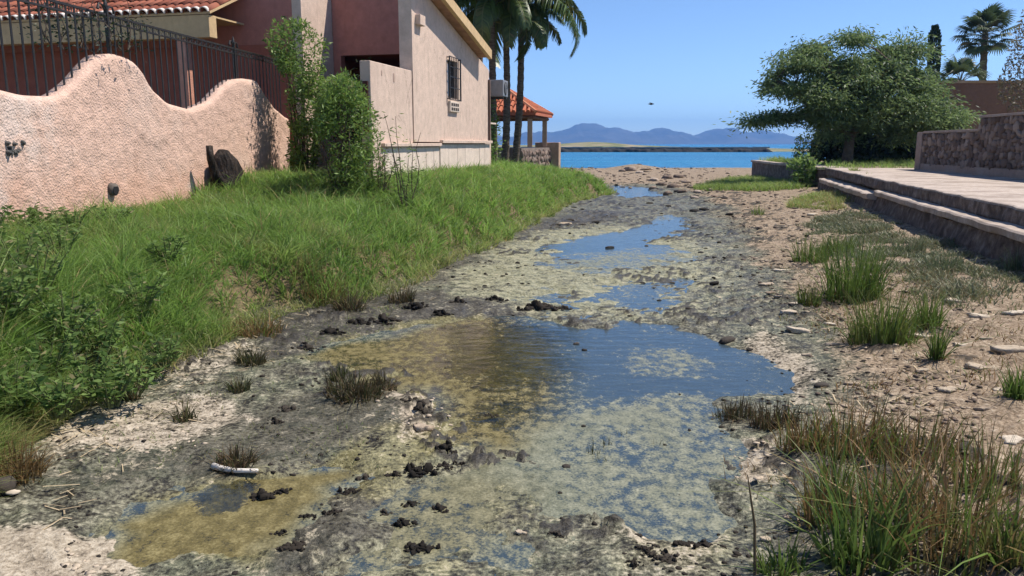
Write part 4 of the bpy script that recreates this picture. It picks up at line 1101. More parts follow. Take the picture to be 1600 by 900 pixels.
C('mud_tuft', 628, 472, 36, 50, 200, .7, M_tuft, 'brown tuft at the tip of the grassy bank', 'tuft', BT, .7, dark=.3)
C('mud_tuft', 545, 480, 40, 60, 200, .6, M_tuft, 'dark tuft left of the bank tip', 'tuft', BT, .7, dark=.3)
for u, v, h_ in [(925, 712, 34), (948, 702, 30), (978, 690, 26), (938, 722, 22), (1028, 702, 26), (932, 790, 30), (768, 660, 18), (1012, 770, 18)]:
    C('water_shoots', u, v, h_, 26, 26, .25, M_tuft, 'thin dark shoots standing in the scummy water', 'shoots', 'shoots standing in the shallow water', .35, wb=.004, dark=.35)
# a lone tall stalk
q = gp(1180, 898); t2 = AT(1168, 742, q[1] + .05)
st = MB().tube([q - (0, 0, .02), q * .5 + t2 * .5 + (.012, 0, 0), t2], [.006, .005, .002], 6)
o = alone(st.build('reed_stalk', simple('brown_stalk', (.11, .075, .04), .8)), tuple(q)); tag(o, 'single tall dark stalk at the water edge in the foreground', 'stalk')

# ------------------------------------------------------------------ broad leaved weeds on the near left bank
def weed(u, v, z, hpx, wpx, nst, label, name='weed_plant', cat='weed', mat=None, leaf=.058, asp=.17, group='broad leaved weeds on the left bank', lpr=16):
    q = G(u, v, z)
    q[2] = gz1(q[0], q[1]) - .02
    sc = math.hypot(q[1], .8) / FPX; H_ = hpx * sc; W_ = wpx * sc / 2
    e = empty(name, tuple(q), label, cat, group)
    sm = MB(); Cs = []; Ds = []
    for k in range(nst):
        a = random.uniform(0, 6.28); r_ = W_ * math.sqrt(random.random()); h_ = H_ * random.uniform(.55, 1.05)
        p0 = q + np.array([math.cos(a) * r_ * .25, math.sin(a) * r_ * .25, 0]); p2 = q + np.array([math.cos(a) * r_, math.sin(a) * r_, h_]); p1 = (p0 + p2) / 2 + np.array([0, 0, h_ * .12])
        sm.tube([p0, p1, p2], [.006, .004, .002], 4, False)
        for j in range(lpr):
            t = .25 + .75 * random.random()
            c0 = (1 - t) ** 2 * p0 + 2 * t * (1 - t) * p1 + t * t * p2
            b = random.uniform(0, 6.28); Cs.append(c0); Ds.append((math.cos(b), math.sin(b), random.uniform(-.35, .7)))
    sm.build('stems', simple('green_stem', (.10, .12, .045), .7), e)
    n = len(Cs)
    veg('leaves', [leaves(np.array(Cs), leaf * rng.uniform(.6, 1.3, n), np.full(n, asp), np.array(Ds), rng.uniform(0, 1, n), np.where(rng.uniform(0, 1, n) < .07, .8, 0))], mat or M_weed, e)
    return e
WL = 'broad leaved green weed on the near left bank'
for u, v, z, h_, w_ in [(30, 430, .62, 75, 120), (95, 400, .65, 60, 100), (150, 470, .55, 70, 110), (60, 520, .45, 90, 130), (130, 560, .35, 85, 120), (20, 600, .28, 90, 120), (200, 540, .40, 70, 100), (110, 370, .68, 40, 80),
                      (175, 355, .7, 32, 60), (215, 430, .6, 55, 90), (90, 620, .22, 70, 90), (-30, 500, .5, 90, 110), (-20, 400, .66, 70, 90), (40, 365, .7, 40, 70), (250, 480, .5, 50, 80), (10, 480, .55, 80, 110), (100, 480, .52, 70, 110), (170, 610, .2, 60, 80), (60, 450, .58, 70, 100), (260, 390, .65, 40, 70)]:
    e_ = weed(u, v, z, h_, w_ * 1.1, 17, WL); e_.location.z += .10
# ------------------------------------------------------------------ shrubs by the house
def shrub(name, u, vb, Y, vt, wpx, label, cat, mat, nst, nl, leaf, asp, prof_fn, zb=None, droop=0.0, group=None):
    b = AT(u, vb, Y)
    if zb is not None: b[2] = zb
    else: b[2] = gz1(b[0], b[1]) - .03
    top = AT(u, vt, Y)[2]; H_ = top - b[2]; W_ = wpx / FPX * Y / 2
    e = empty(name, tuple(b), label, cat, group)
    sm = MB(); Cs = []; Ds = []
    for k in range(nst):
        a = random.uniform(0, 6.28); f = random.uniform(.5, 1.0); r_ = W_ * random.uniform(.2, 1)
        p0 = b + np.array([math.cos(a), math.sin(a), 0]) * .05
        pts = []
        for t in np.linspace(0, 1, 6):
            w = prof_fn(t * f) * r_
            pts.append(p0 + np.array([math.cos(a) * w, math.sin(a) * w, H_ * f * t]) + np.array([random.gauss(0, .02), random.gauss(0, .02), 0]))
        sm.tube(pts, list(np.linspace(.011, .003, 6)), 5, False)
        for j in range(nl):
            t = random.uniform(.12, 1.0); i = min(4, int(t * 5)); g = t * 5 - i
            c0 = pts[i] * (1 - g) + pts[i + 1] * g
            off = np.array([random.gauss(0, 1), random.gauss(0, 1), random.gauss(0, .8)]) * W_ * .20
            Cs.append(c0 + off); bb = random.uniform(0, 6.28); Ds.append((math.cos(bb), math.sin(bb), random.uniform(-.6, .6) - droop))
    sm.build('stems', M_bark, e)
    n = len(Cs)
    veg('leaves', [leaves(np.array(Cs), leaf * rng.uniform(.6, 1.4, n), np.full(n, asp), np.array(Ds), np.clip(rng.normal(.5, .28, n), 0, 1), np.where(rng.uniform(0, 1, n) < .05, .7, 0))], mat, e)
    return e
def mass(name, pts, Yc, dY, n, leaf, mat, label, cat, zb=.8, group=None, asp=.25, clus=0):
    polys = pts if isinstance(pts[0], list) else [pts]
    U_ = []; V_ = []
    for k_, pp in enumerate(polys):
        P = np.array(pp, float); m_ = n // len(polys)
        if clus:
            cu_ = rng.uniform(P[:, 0].min(), P[:, 0].max(), clus); cv_ = rng.uniform(P[:, 1].min(), P[:, 1].max(), clus); pick = rng.integers(0, clus, m_ * 5)
            sd_ = clus ** -.5 * .55; u = cu_[pick] + rng.normal(0, np.ptp(P[:, 0]) * sd_, m_ * 5); v = cv_[pick] + rng.normal(0, np.ptp(P[:, 1]) * sd_, m_ * 5)
        else:
            u = rng.uniform(P[:, 0].min(), P[:, 0].max(), m_ * 5); v = rng.uniform(P[:, 1].min(), P[:, 1].max(), m_ * 5)
        k = inpoly(u, v, P, 5) > rng.uniform(0, 1, len(u)); U_.append(u[k][:m_]); V_.append(v[k][:m_])
    u = np.concatenate(U_); v = np.concatenate(V_); mid_ = np.median(u)
    Yv = Yc + rng.normal(0, .5, len(u)) * dY
    C_ = np.array([AT(a_, b_, c_) for a_, b_, c_ in zip(u, v, Yv)])
    b = np.array([C_[:, 0].mean(), Yc, zb]); e = empty(name, tuple(b), label, cat, group)
    sm = MB()
    for j in range(18):
        i = random.randrange(len(C_)); q = C_[i]; s0 = np.array([q[0] * .25 + b[0] * .75 + random.gauss(0, .04), Yc, zb - .05]); sm.tube([s0, (s0 + q) / 2 + (random.gauss(0, .05), 0, .1), q], [.022, .013, .004], 5, False)
    sm.build('stems', M_bark, e)
    n = len(C_)
    veg('leaves', [leaves(C_, leaf * rng.uniform(.6, 1.4, n), np.full(n, asp), rng.normal(0, 1, (n, 3)) + np.array([0, 0, .2]), np.clip(rng.normal(.5, .28, n), 0, 1), np.where(rng.uniform(0, 1, n) < .05, .6, 0))], mat, e)
    return e
mass('tall_shrub', [[(415, 62), (428, 38), (450, 26), (485, 36), (512, 70), (506, 108), (478, 122), (440, 112)], [(446, 118), (500, 110), (520, 150), (500, 200), (452, 190)], [(448, 190), (505, 190), (500, 272), (455, 276)]], 15.0, .5, 7000, .085, M_shrub, 'tall slender shrub with feathery light green top at the wall end', 'shrub', zb=.70, asp=.16, clus=14)
mass('bushy_shrub', [[(505, 170), (522, 138), (548, 128), (572, 150), (590, 185), (600, 235), (598, 290), (518, 294), (505, 225)], [(488, 160), (520, 140), (530, 200), (495, 220)], [(515, 225), (600, 225), (608, 292), (512, 296)], [(500, 130), (540, 112), (575, 140), (560, 170), (510, 165)]], 12.25, .5, 8500, .07, M_shrub, 'dense round green shrub in front of the patio wall', 'shrub', zb=.80, asp=.15, clus=22)
shrub('dry_bush', 592, 268, 12.3, 215, 50, 'straw coloured dry bush at the right foot of the round shrub', 'bush', M_dryb, 12, 60, .06, .08, lambda t: .3 + .9 * t, zb=.72)
shrub('sapling', 640, 292, 11.6, 175, 75, 'thin leggy sapling with few leaves in the bank grass', 'sapling', M_weed, 7, 40, .075, .12, lambda t: .05 + .9 * t ** 1.3, zb=.55)
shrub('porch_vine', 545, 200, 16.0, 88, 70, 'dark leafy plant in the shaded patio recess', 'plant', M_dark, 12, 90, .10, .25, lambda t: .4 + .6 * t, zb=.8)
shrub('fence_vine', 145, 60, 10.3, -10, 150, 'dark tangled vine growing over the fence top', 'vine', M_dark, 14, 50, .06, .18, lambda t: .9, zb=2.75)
shrub('hedge_bush', 766, 235, 22.5, 150, 50, 'dark green bush between the palm trunks and the house corner', 'bush', M_shrub, 14, 120, .09, .2, lambda t: .6, zb=.75)

# charred stump against the wall
q = wallpt(352, 298, .22); stp = empty('tree_stump', tuple(q), 'charred black forked tree stump standing against the pink wall', 'stump')
def stump_pt(u, v, off=.22): return wallpt(u, v, off)
m = Mat('charred_wood'); p = m.obj()
c = m.ramp(m.noise(7, 5, .65, m.map(p, (3, 3, 1))), [(.4, (.012, .010, .009)), (.62, (.05, .035, .028)), (.78, (.20, .17, .15))])
m.pbr(c, .85, m.bump(m.noise(12, 4, .6, m.map(p, (3, 3, .7))), 1, .05), .25); M_char = m.m
mb = MB(); mb.tube([stump_pt(352, 302), stump_pt(351, 285), stump_pt(352, 268), stump_pt(349, 250), stump_pt(350, 236)], [.22, .21, .20, .17, .10], 14)
o = mb.build('trunk', M_char, stp, True)
for v_ in o.data.vertices:
    k_ = 1 + .42 * (float(vnoise(v_.co.z * 9, math.atan2(v_.co.y, v_.co.x) * 2.3 + 20, 4)) - .5) * 2
    v_.co.x *= k_; v_.co.y *= k_
mb = MB(); mb.tube([stump_pt(345, 292, .25), stump_pt(336, 270, .25), stump_pt(329, 248, .26), stump_pt(327, 228, .27)], [.11, .07, .055, .05], 10)
mb.build('snag', M_char, stp, True)

# ------------------------------------------------------------------ palms
def pinnate(seed, L=2.1, droop=1.0):
    r_ = np.random.default_rng(seed); pts = []; p = np.zeros(3); ang_ = r_.uniform(.9, 1.1)
    K = 16
    for k in range(K + 1):
        pts.append(p.copy()); t = k / K
        a = ang_ - droop * 2.3 * t ** 1.25
        p = p + np.array([math.cos(a), 0, math.sin(a)]) * L / K
    pts = np.array(pts)
    mb = MB(); mb.tube(pts, list(np.linspace(.03, .004, K + 1)), 5, False)
    n = 84; t = np.linspace(.12, .995, n); i = np.minimum((t * K).astype(int), K - 1); g = (t * K - i)[:, None]
    C_ = pts[i] * (1 - g) + pts[i + 1] * g; tan = unit(pts[i + 1] - pts[i])
    Vs = []; T = []; Qs = []; off = 0
    for s_ in (-1, 1):
        side = np.array([0, s_, 0])[None, :] + r_.normal(0, .08, (n, 3))
        ln = .50 * np.sin(np.pi * (t * .82 + .14)) ** .7 * r_.uniform(.85, 1.1, n)
        d0 = unit(side * .8 + tan * .75 + np.array([0, 0, .12])); d1 = unit(side * .35 + tan * .45 + np.array([0, 0, -1.15]))
        w = np.cross(d0, tan); w = unit(np.cross(w, d0)) * .016
        A = C_; B = C_ + d0 * (ln * .45)[:, None]; E_ = B + d1 * (ln * .6)[:, None]
        V = np.stack([A - w, A + w, B + w * 1.1, B - w * 1.1, E_ + w * .1, E_ - w * .1], 1).reshape(-1, 3)
        b = (np.arange(n) * 6)[:, None]; Q = np.concatenate([b + [[0, 1, 2, 3]], b + [[3, 2, 4, 5]]], 1).reshape(-1, 4) + off
        Vs.append(V); Qs.append(Q); off += len(V)
        rr = np.clip(r_.normal(.45, .22, n), 0, 1); T.append(np.repeat(np.stack([rr, np.where(r_.uniform(0, 1, n) < .06, .7, 0), rr * 0], 1), 6, 0))
    RV = np.array(mb.v); RQ = np.array([f for f in mb.f if len(f) == 4]) + off
    Vs.append(RV); Qs.append(RQ); T.append(np.tile([[.9, .35, 0]], (len(RV), 1)))
    me = npmesh('frond', np.concatenate(Vs), np.concatenate(Qs), False, {'tint': np.concatenate(T)}); me.materials.append(M_palm); return me
pin = [pinnate(1, 2.1, .75), pinnate(2, 2.2, 1.0), pinnate(3, 2.0, 1.2), pinnate(4, 2.3, .9)]
def trunk_mesh(mb, base, top, r0, r1, bend=(0, 0)):
    pts = []; rad = []
    K = 34
    for k in range(K + 1):
        t = k / K; p = base * (1 - t) + top * t + np.array([bend[0], bend[1], 0]) * math.sin(math.pi * t)
        pts.append(p); rad.append((r0 + (r1 - r0) * t) * (1.10 if k % 2 else .97) * (1 + .5 * max(0, .06 - t) / .06))
    mb.tube(pts, rad, 10)
def feather_palm(u, vb, Y, vt, ut, n, label, seed, spin=0, scale=1.0, bend=(0, 0)):
    r_ = random.Random(seed); b = AT(u, vb, Y); b[2] = .6; tp = AT(ut, vt, Y)
    e = empty('palm_tree', tuple(b), label, 'palm tree', 'palms beside the house')
    mb = MB(); trunk_mesh(mb, b, tp, .115, .085, bend); mb.build('trunk', M_ptrunk, e, True)
    for k in range(n):
        a = spin + 2 * math.pi * k * .382; lvl = k / n
        o = link('frond', pin[r_.randrange(4)], None, e)
        o.location = tuple(tp - b + np.array([0, 0, .05])); o.rotation_euler = (r_.uniform(-.15, .15), -.75 + 1.75 * lvl + r_.uniform(-.12, .12) - .2, a)
        s_ = scale * r_.uniform(.85, 1.12); o.scale = (s_, s_, s_)
    return e
feather_palm(788, 235, 24.0, 42, 790, 24, 'middle leaning dark palm beside the house gable', 2, .4, 1.15, (.06, 0))
feather_palm(803, 235, 24.6, 24, 814, 26, 'right hand dark palm with long drooping frond over the sea', 3, 1.1, 1.3, (.08, 0))
feather_palm(772, 235, 23.0, 15, 768, 24, 'left hand dark palm rising directly behind the roof corner', 5, 2.0, 1.25)
feather_palm(755, 235, 27.0, -60, 745, 20, 'farther palm mostly hidden behind the house roof', 9, .9, 1.2)

def fan_frond(seed, L=1.0):
    r_ = np.random.default_rng(seed); n = 26; Vs = []; T = []; Q = []
    pet = np.array([0., 0, 0]); hub = np.array([.75 * L, 0, .05])
    mb = MB(); mb.tube([pet, hub * .5 + [0, 0, .06], hub], [.02, .016, .012], 4, False)
    th = np.linspace(-1.9, 1.9, n)
    for k, a in enumerate(th):
        ln = L * .72 * (1 - .22 * abs(a) / 1.9) * r_.uniform(.9, 1.08)
        d = np.array([math.cos(a), math.sin(a), .25 * math.cos(a)]); d /= np.linalg.norm(d); s_ = np.array([-math.sin(a), math.cos(a), 0]) * .032 * L
        m_ = hub + d * ln * .6; e_ = m_ + (d * .75 + np.array([0, 0, -.65])) * ln * .42
        b = len(Vs); Vs += [hub - s_ * .3, hub + s_ * .3, m_ + s_, m_ - s_, e_ + s_ * .08, e_ - s_ * .08]
        Q += [(b, b + 1, b + 2, b + 3), (b + 3, b + 2, b + 4, b + 5)]; rr = np.clip(r_.normal(.45, .2), 0, 1); T += [(rr, .05, 0)] * 6
    b = len(Vs); Q += [tuple(i + b for i in f) for f in mb.f if len(f) == 4]; Vs += mb.v; T += [(.7, .4, 0)] * len(mb.v)
    me = npmesh('frond', np.array(Vs), np.array(Q), False, {'tint': np.array(T)}); me.materials.append(M_fan); return me
fans = [fan_frond(21), fan_frond(22), fan_frond(23)]
def fan_palm(u, vb, Y, vt, n, label, size, r0, seed, zb=.8, name='fan_palm'):
    r_ = random.Random(seed); b = AT(u, vb, Y); b[2] = zb; tp = AT(u + 3, vt, Y)
    e = empty(name, tuple(b), label, 'palm tree', 'fan palms behind the brown wall')
    mb = MB(); trunk_mesh(mb, b, tp, r0 * 1.2, r0); mb.build('trunk', M_ptrunk, e, True)
    for k in range(n):
        o = link('frond', fans[r_.randrange(3)], None, e); lvl = k / n
        o.location = tuple(tp - b); o.rotation_euler = (r_.uniform(-.2, .2), -1.25 + 2.1 * lvl, k * 2.4)
        s_ = size * r_.uniform(.85, 1.1); o.scale = (s_, s_, s_)
    return e
fan_palm(1536, 180, 44.0, 55, 34, 'tall single fan palm with round head above the brown wall', 1.25, .16, 31)
fan_palm(1498, 180, 40.0, 128, 20, 'small low fan palm peeking over the brown wall', 1.05, .15, 33)

# ------------------------------------------------------------------ spreading tree on the terrace
tb = AT(1325, 225, 29.0); tb[2] = .82
te = empty('spreading_tree', tuple(tb), 'wide spreading feathery green tree above the terrace lawn', 'tree')
crown = [(1166, 192), (1205, 172), (1186, 150), (1195, 112), (1222, 90), (1232, 66), (1275, 56), (1300, 66), (1340, 44), (1380, 58), (1410, 52), (1436, 72), (1462, 92), (1490, 118), (1516, 142), (1520, 162), (1505, 182), (1470, 204), (1420, 214), (1360, 222), (1310, 230), (1278, 226), (1252, 196), (1205, 194)]
cpoly = np.array(crown, float)
cu = rng.uniform(1160, 1525, 4000); cv = rng.uniform(40, 225, 4000)
okm = inpoly(cu, cv, cpoly, .5) > .5
din = np.array([np.min(np.hypot(cpoly[:, 0] - a_, cpoly[:, 1] - b_)) for a_, b_ in zip(cu, cv)])
hole = fbm(cu / 26.0, cv / 20.0, 1.0, 2, 190)
sel = np.where(okm & (hole > .40 + .10 * sst(45, 15, din)))[0][:340]
Cs = []; limbs = MB()
tips = []
for i in sel:
    dep = min(2.9, .35 + din[i] / 42 * 1.0)
    Yc = 29 + random.uniform(-1, 1) * dep
    tips.append(AT(cu[i], cv[i], Yc))
for k_ in range(16):
    f_ = k_ / 15; tips.append(AT(1258 - 90 * f_ + random.uniform(-6, 6), 178 + 12 * f_ + random.uniform(-8, 6) * (1 - .5 * f_), 28.6 + random.uniform(-.4, .4)))
tips = np.array(tips)
# trunk and limbs
fork = tb + np.array([.05, 0, 1.0])
limbs.tube([tb - (0, 0, .1), tb + (.03, .0, .5), fork], [.24, .18, .16], 9)
mains = []
for k in range(11):
    a = k * 2.4; tgt = tips[np.argmin(np.linalg.norm(tips - (tb + np.array([math.cos(a) * 2.8, math.sin(a) * 1.6, 2.6 + 1.2 * random.random()])), axis=1))]
    md = fork * .5 + tgt * .5 + np.array([0, 0, .45]); limbs.tube([fork - (0, 0, .1), fork * .75 + tgt * .25 + (0, 0, .2), md, tgt], [.11, .08, .055, .02], 6, False); mains += [md, tgt, fork * .25 + tgt * .75]
mains = np.array(mains)
lb_ = [AT(u, v, 28.7) for u, v in ((1300, 190), (1255, 176), (1210, 182), (1170, 190))]
limbs.tube([fork, lb_[0], lb_[1], lb_[2], lb_[3]], [.09, .06, .045, .03, .008], 6, False)
mains = np.concatenate([mains, np.array(lb_)])
for q in tips[::2]:
    s_ = mains[np.argmin(np.linalg.norm(mains - q, axis=1))]
    limbs.tube([s_, (s_ + q) / 2 + np.array([0, 0, .12]), q], [.022, .014, .005], 4, False)
limbs.build('trunk', M_bark, te, True)
parts_ = []
for q in tips:
    n = 190; g = rng.normal(0, 1, (n, 3)) * np.array([.32, .32, .12]) * rng.uniform(.5, 1.3)
    g[:, 2] -= .22 * (g[:, 0] ** 2 + g[:, 1] ** 2)
    Cc = q + g; dv = np.stack([g[:, 0] + rng.normal(0, .3, n), g[:, 1] + rng.normal(0, .3, n), rng.normal(-.25, .35, n)], 1)
    base = rng.uniform(.1, .85)
    parts_.append(leaves(Cc, rng.uniform(.10, .22, n), np.full(n, .14), dv, np.clip(rng.normal(base, .2, n), 0, 1), np.where(rng.uniform(0, 1, n) < .02, .6, 0)))
veg('crown', parts_, M_mesq, te)
# near-black leaf mass added to give the deep shade under the crown
mass('shade_undergrowth', [(1268, 250), (1278, 205), (1330, 185), (1430, 180), (1500, 186), (1505, 250), (1440, 252)], 31.6, .9, 15000, .20, M_dark, 'dark undergrowth added for the deep shade under the spreading tree', 'shade_undergrowth')
mass('dry_tree', [(1562, 160), (1558, 130), (1575, 95), (1580, 60), (1600, 20), (1660, -20), (1700, 60), (1690, 160), (1640, 178), (1590, 178)], 33.0, 1.2, 4200, .17, M_dryb, 'grey brown dry leaved tree at the right edge', 'tree', asp=.16)
mass('corner_shrub', [(1232, 300), (1240, 268), (1232, 252), (1262, 240), (1280, 262), (1272, 300)], 25.2, .35, 700, .17, M_weed, 'leafy green plant at the far corner of the terrace', 'plant', zb=.1, asp=.2)
mass('shore_bush', [(1238, 250), (1246, 215), (1268, 205), (1285, 225), (1280, 252)], 30.5, .5, 700, .11, M_mesq, 'pale small bush left of the spreading tree trunk', 'bush')
# columnar cypress
b = AT(1460, 180, 46.0); b[2] = .8; tp = AT(1461, 42, 46.0)
ce = empty('columnar_cypress', tuple(b), 'narrow dark columnar cypress rising behind the spreading tree', 'tree')
MB().tube([b, b * .3 + tp * .7], [.10, .04], 7).build('trunk', M_bark, ce)
n = 5000; tz = rng.uniform(.05, 1, n); rr = .30 * np.minimum(1, (1 - tz) * 9 + .35) * np.sqrt(rng.uniform(.3, 1, n)); a = rng.uniform(0, 6.28, n)
C_ = np.stack([b[0] + (tp[0] - b[0]) * tz + rr * np.cos(a), b[1] + rr * np.sin(a), b[2] + (tp[2] - b[2]) * tz], 1)
veg('crown', [leaves(C_, rng.uniform(.1, .2, n), np.full(n, .3), np.stack([np.cos(a) * .5, np.sin(a) * .5, 0 * a + 1], 1), rng.uniform(0, 1, n), 0 * a)], M_cyp, ce)
# ------------------------------------------------------------------ stones, clods and litter
def rockmat(name, stops, k=.35):
    m = Mat(name); p = m.obj(); rn = m.rand(); c = m.ramp(rn, stops)
    c = m.mix(m.math('MULTIPLY', m.step(m.noise(2.2, 5, .65, p), .42, .66), k), c, tuple(x * .45 for x in stops[0][1]))
    m.pbr(c, .9, m.bump(m.noise(5, 5, .65, p), .5, .02), .2); return m.m
M_pale = rockmat('pale_limestone', [(0, (.34, .265, .195)), (.5, (.45, .37, .28)), (1, (.58, .50, .40))], .3)
M_rockd = rockmat('dark_wet_rock', [(0, (.018, .016, .014)), (.6, (.045, .038, .032)), (1, (.085, .07, .058))])
M_rockb = rockmat('brown_beach_rock', [(0, (.11, .08, .062)), (.5, (.24, .18, .14)), (1, (.42, .34, .28))])
M_mudc = rockmat('black_mud', [(0, (.012, .010, .008)), (.6, (.028, .022, .017)), (1, (.055, .045, .035))])
pale_me = [lump_mesh(200 + k, .42, 1, M_pale) for k in range(6)]
dark_me = [lump_mesh(220 + k, .7, 1, M_rockd) for k in range(6)]
brown_me = [lump_mesh(240 + k, .62, 1, M_rockb) for k in range(6)]
def rock(name, me, u, v, wpx, label, cat, group, flat=1.0, ratio=.7):
    q = gp(u, v); sc = math.hypot(q[1], EYE) / FPX; r_ = wpx * sc / 2
    o = link(name, random.choice(me), None); o.location = (q[0], q[1], max(q[2], ZW) + r_ * .12 * flat)
    o.rotation_euler = (random.uniform(-.12, .12), random.uniform(-.12, .12), random.uniform(-.5, .5)); o.scale = (r_, r_ * ratio * random.uniform(.8, 1.3), r_ * flat)
    return tag(o, label, cat, group)
for k_ in range(6):
    for v_ in pale_me[k_].vertices: v_.co = (v_.co.x * (1 + .35 * math.sin(5 * v_.co.y + k_ * 2)) + .1 * math.sin(7 * v_.co.x + k_), v_.co.y * (1 + .3 * math.sin(4 * v_.co.x + k_)), max(-.2, min(v_.co.z, .13 + .05 * math.sin(6 * v_.co.x + 2 * k_) + .04 * math.sin(9 * v_.co.y))))
PG = 'pale flat stones on the right shore'
for u, v, w, l in [(1220, 424, 28, 'pale flat stone nearest the upper pool on the right shore'), (1197, 445, 24, None), (1220, 464, 24, None), (1231, 489, 34, None), (1248, 518, 46, 'longest pale flat stone beside the main pool'), (1300, 539, 24, None),
                   (1269, 336, 18, 'white rounded stone below the far terrace corner'), (1281, 361, 14, None), (1438, 526, 32, 'pale stone behind the wide brown footed grass clump'), (1531, 496, 46, 'large pale stone with dark hollow on the right shore'), (1586, 490, 36, None),
                   (1490, 471, 28, None), (1526, 575, 40, None), (1577, 549, 60, 'broad pale slab near the right edge of the picture'), (1241, 476, 24, None), (1203, 458, 18, None), (1298, 507, 20, None), (1180, 470, 16, None), (1260, 555, 18, None), (1330, 600, 26, None), (1480, 610, 36, None),
                   (1540, 640, 34, None), (1440, 580, 26, None), (1560, 610, 22, None), (1400, 480, 18, None), (1360, 430, 14, None), (1250, 380, 12, None), (1232, 352, 12, None), (1500, 540, 30, None), (1420, 620, 22, None), (1585, 690, 40, None), (1300, 465, 16, None), (1540, 530, 26, None)]:
    rock('flat_stone', pale_me, u, v, w * .85, l or 'small pale flat stone lying on the brown right shore', 'stone', PG)
DG = 'dark rocks in the shallow water'
for u, v, w, l in [(952, 391, 18, 'black rock sitting in the light blue upper pool'), (900, 542, 13, 'black rock in the middle of the main pool'), (1136, 533, 34, 'low black rock on the right rim of the main pool'), (1172, 547, 16, None), (1283, 603, 28, 'flat black piece on the sand right of the main pool'),
                   (985, 494, 12, None), (1010, 386, 8, None), (1116, 443, 20, None), (1003, 443, 12, None), (1050, 443, 12, None), (885, 738, 16, 'round black lump on the grey scum below the main pool'), (1095, 395, 12, None), (1145, 366, 12, None), (1075, 482, 12, None), (1178, 430, 10, None), (1030, 470, 10, None), (1110, 372, 14, None),
                   (1140, 335, 16, None), (1085, 330, 20, None), (1100, 328, 22, None), (1130, 310, 18, None), (1045, 322, 12, None), (1015, 318, 14, None), (1060, 300, 20, None), (910, 352, 16, None), (890, 345, 20, None), (960, 340, 16, None), (930, 348, 18, None)]:
    rock('dark_rock', dark_me, u, v, w * .8, l or 'small dark rock scattered on the wet channel bed', 'rock', DG, .5)
q = rock('pale_rock', pale_me, 658, 670, 30, 'pale rock with dark foot beside the olive water', 'stone', None, 1.6)
rock('pale_rock', pale_me, 880, 352, 22, 'pale rock on the left shore near the upper pool', 'stone', None, 1.3)
rock('pale_rock', pale_me, 812, 832, 16, 'little pale pebble on the foreground scum', 'stone', None, 1.2)
rock('pale_rock', pale_me, 1195, 843, 18, 'little white pebble at the foot of the foreground reeds', 'stone', None, 1.2)
BG_ = 'rocks heaped where the channel meets the beach'
for k, (u, v, w) in enumerate([(985, 266, 26), (1010, 265, 22), (972, 268, 16), (1000, 271, 18), (1022, 283, 22), (1042, 279, 22), (1060, 277, 20), (1034, 290, 22), (1052, 293, 26), (1072, 286, 20), (1080, 294, 18), (1020, 295, 18), (1066, 301, 22), (1090, 301, 18), (1044, 303, 20), (1098, 292, 14), (1110, 298, 16), (1085, 310, 18), (1115, 308, 16)]):
    l = {0: 'brown boulder on top of the sandy beach mound', 1: 'white topped boulder at the right end of the beach mound'}.get(k, 'brown rock heaped where channel meets beach')
    rock('beach_rock', pale_me if k == 1 else brown_me, u, v, w * .72, l, 'rock', BG_, .8, .9)
# jagged dark mud clumps: small churned mounds
def mud_clump(u, v, wpx, label, seed):
    r_ = np.random.default_rng(seed); q = gp(u, v); sc = math.hypot(q[1], EYE) / FPX; W_ = wpx * sc * .6
    Vs = []; Fs = []; off = 0
    K = int(12 + wpx * .5)
    AA = r_.uniform(0, 6.28, K); DD = W_ * r_.uniform(0, 1, K) ** .7
    ZZ_ = np.maximum(gz(q[0] + np.cos(AA) * DD, q[1] + np.sin(AA) * DD * .7), ZW) - q[2]
    for k in range(K):
        V_, F_ = lump(seed * 50 + k, .9, 1)
        a = AA[k]; d = DD[k]; s_ = W_ * r_.uniform(.05, .22) * (1.15 - .6 * d / W_)
        ax = r_.uniform(0, 3.14); st_ = r_.uniform(1, 2.4)
        V_ = V_ * s_ * np.array([st_, 1, r_.uniform(.35, .9) if r_.uniform() < .72 else r_.uniform(1.4, 2.6)]) + r_.normal(0, .22, V_.shape) * s_
        V_ = np.stack([V_[:, 0] * math.cos(ax) - V_[:, 1] * math.sin(ax), V_[:, 0] * math.sin(ax) + V_[:, 1] * math.cos(ax), V_[:, 2]], 1)
        x_ = math.cos(a) * d; y_ = math.sin(a) * d * .7
        z_ = ZZ_[k]
        V_ += np.array([x_, y_, z_ + s_ * .1]); Vs.append(V_); Fs.append(F_ + off); off += len(V_)
    o = link('mud_clump', npmesh('mud_clump', np.concatenate(Vs), np.concatenate(Fs)), M_mudc); o.location = tuple(q)
    return tag(o, label, 'mud clump', 'jagged dark mud clumps on the bed')
A_ = 'jagged black mud clump on the foreground bed'; B_ = 'dark mud clump along the ridge between the two pools'; C__ = 'dark mud clump near the foot of the grassy bank'
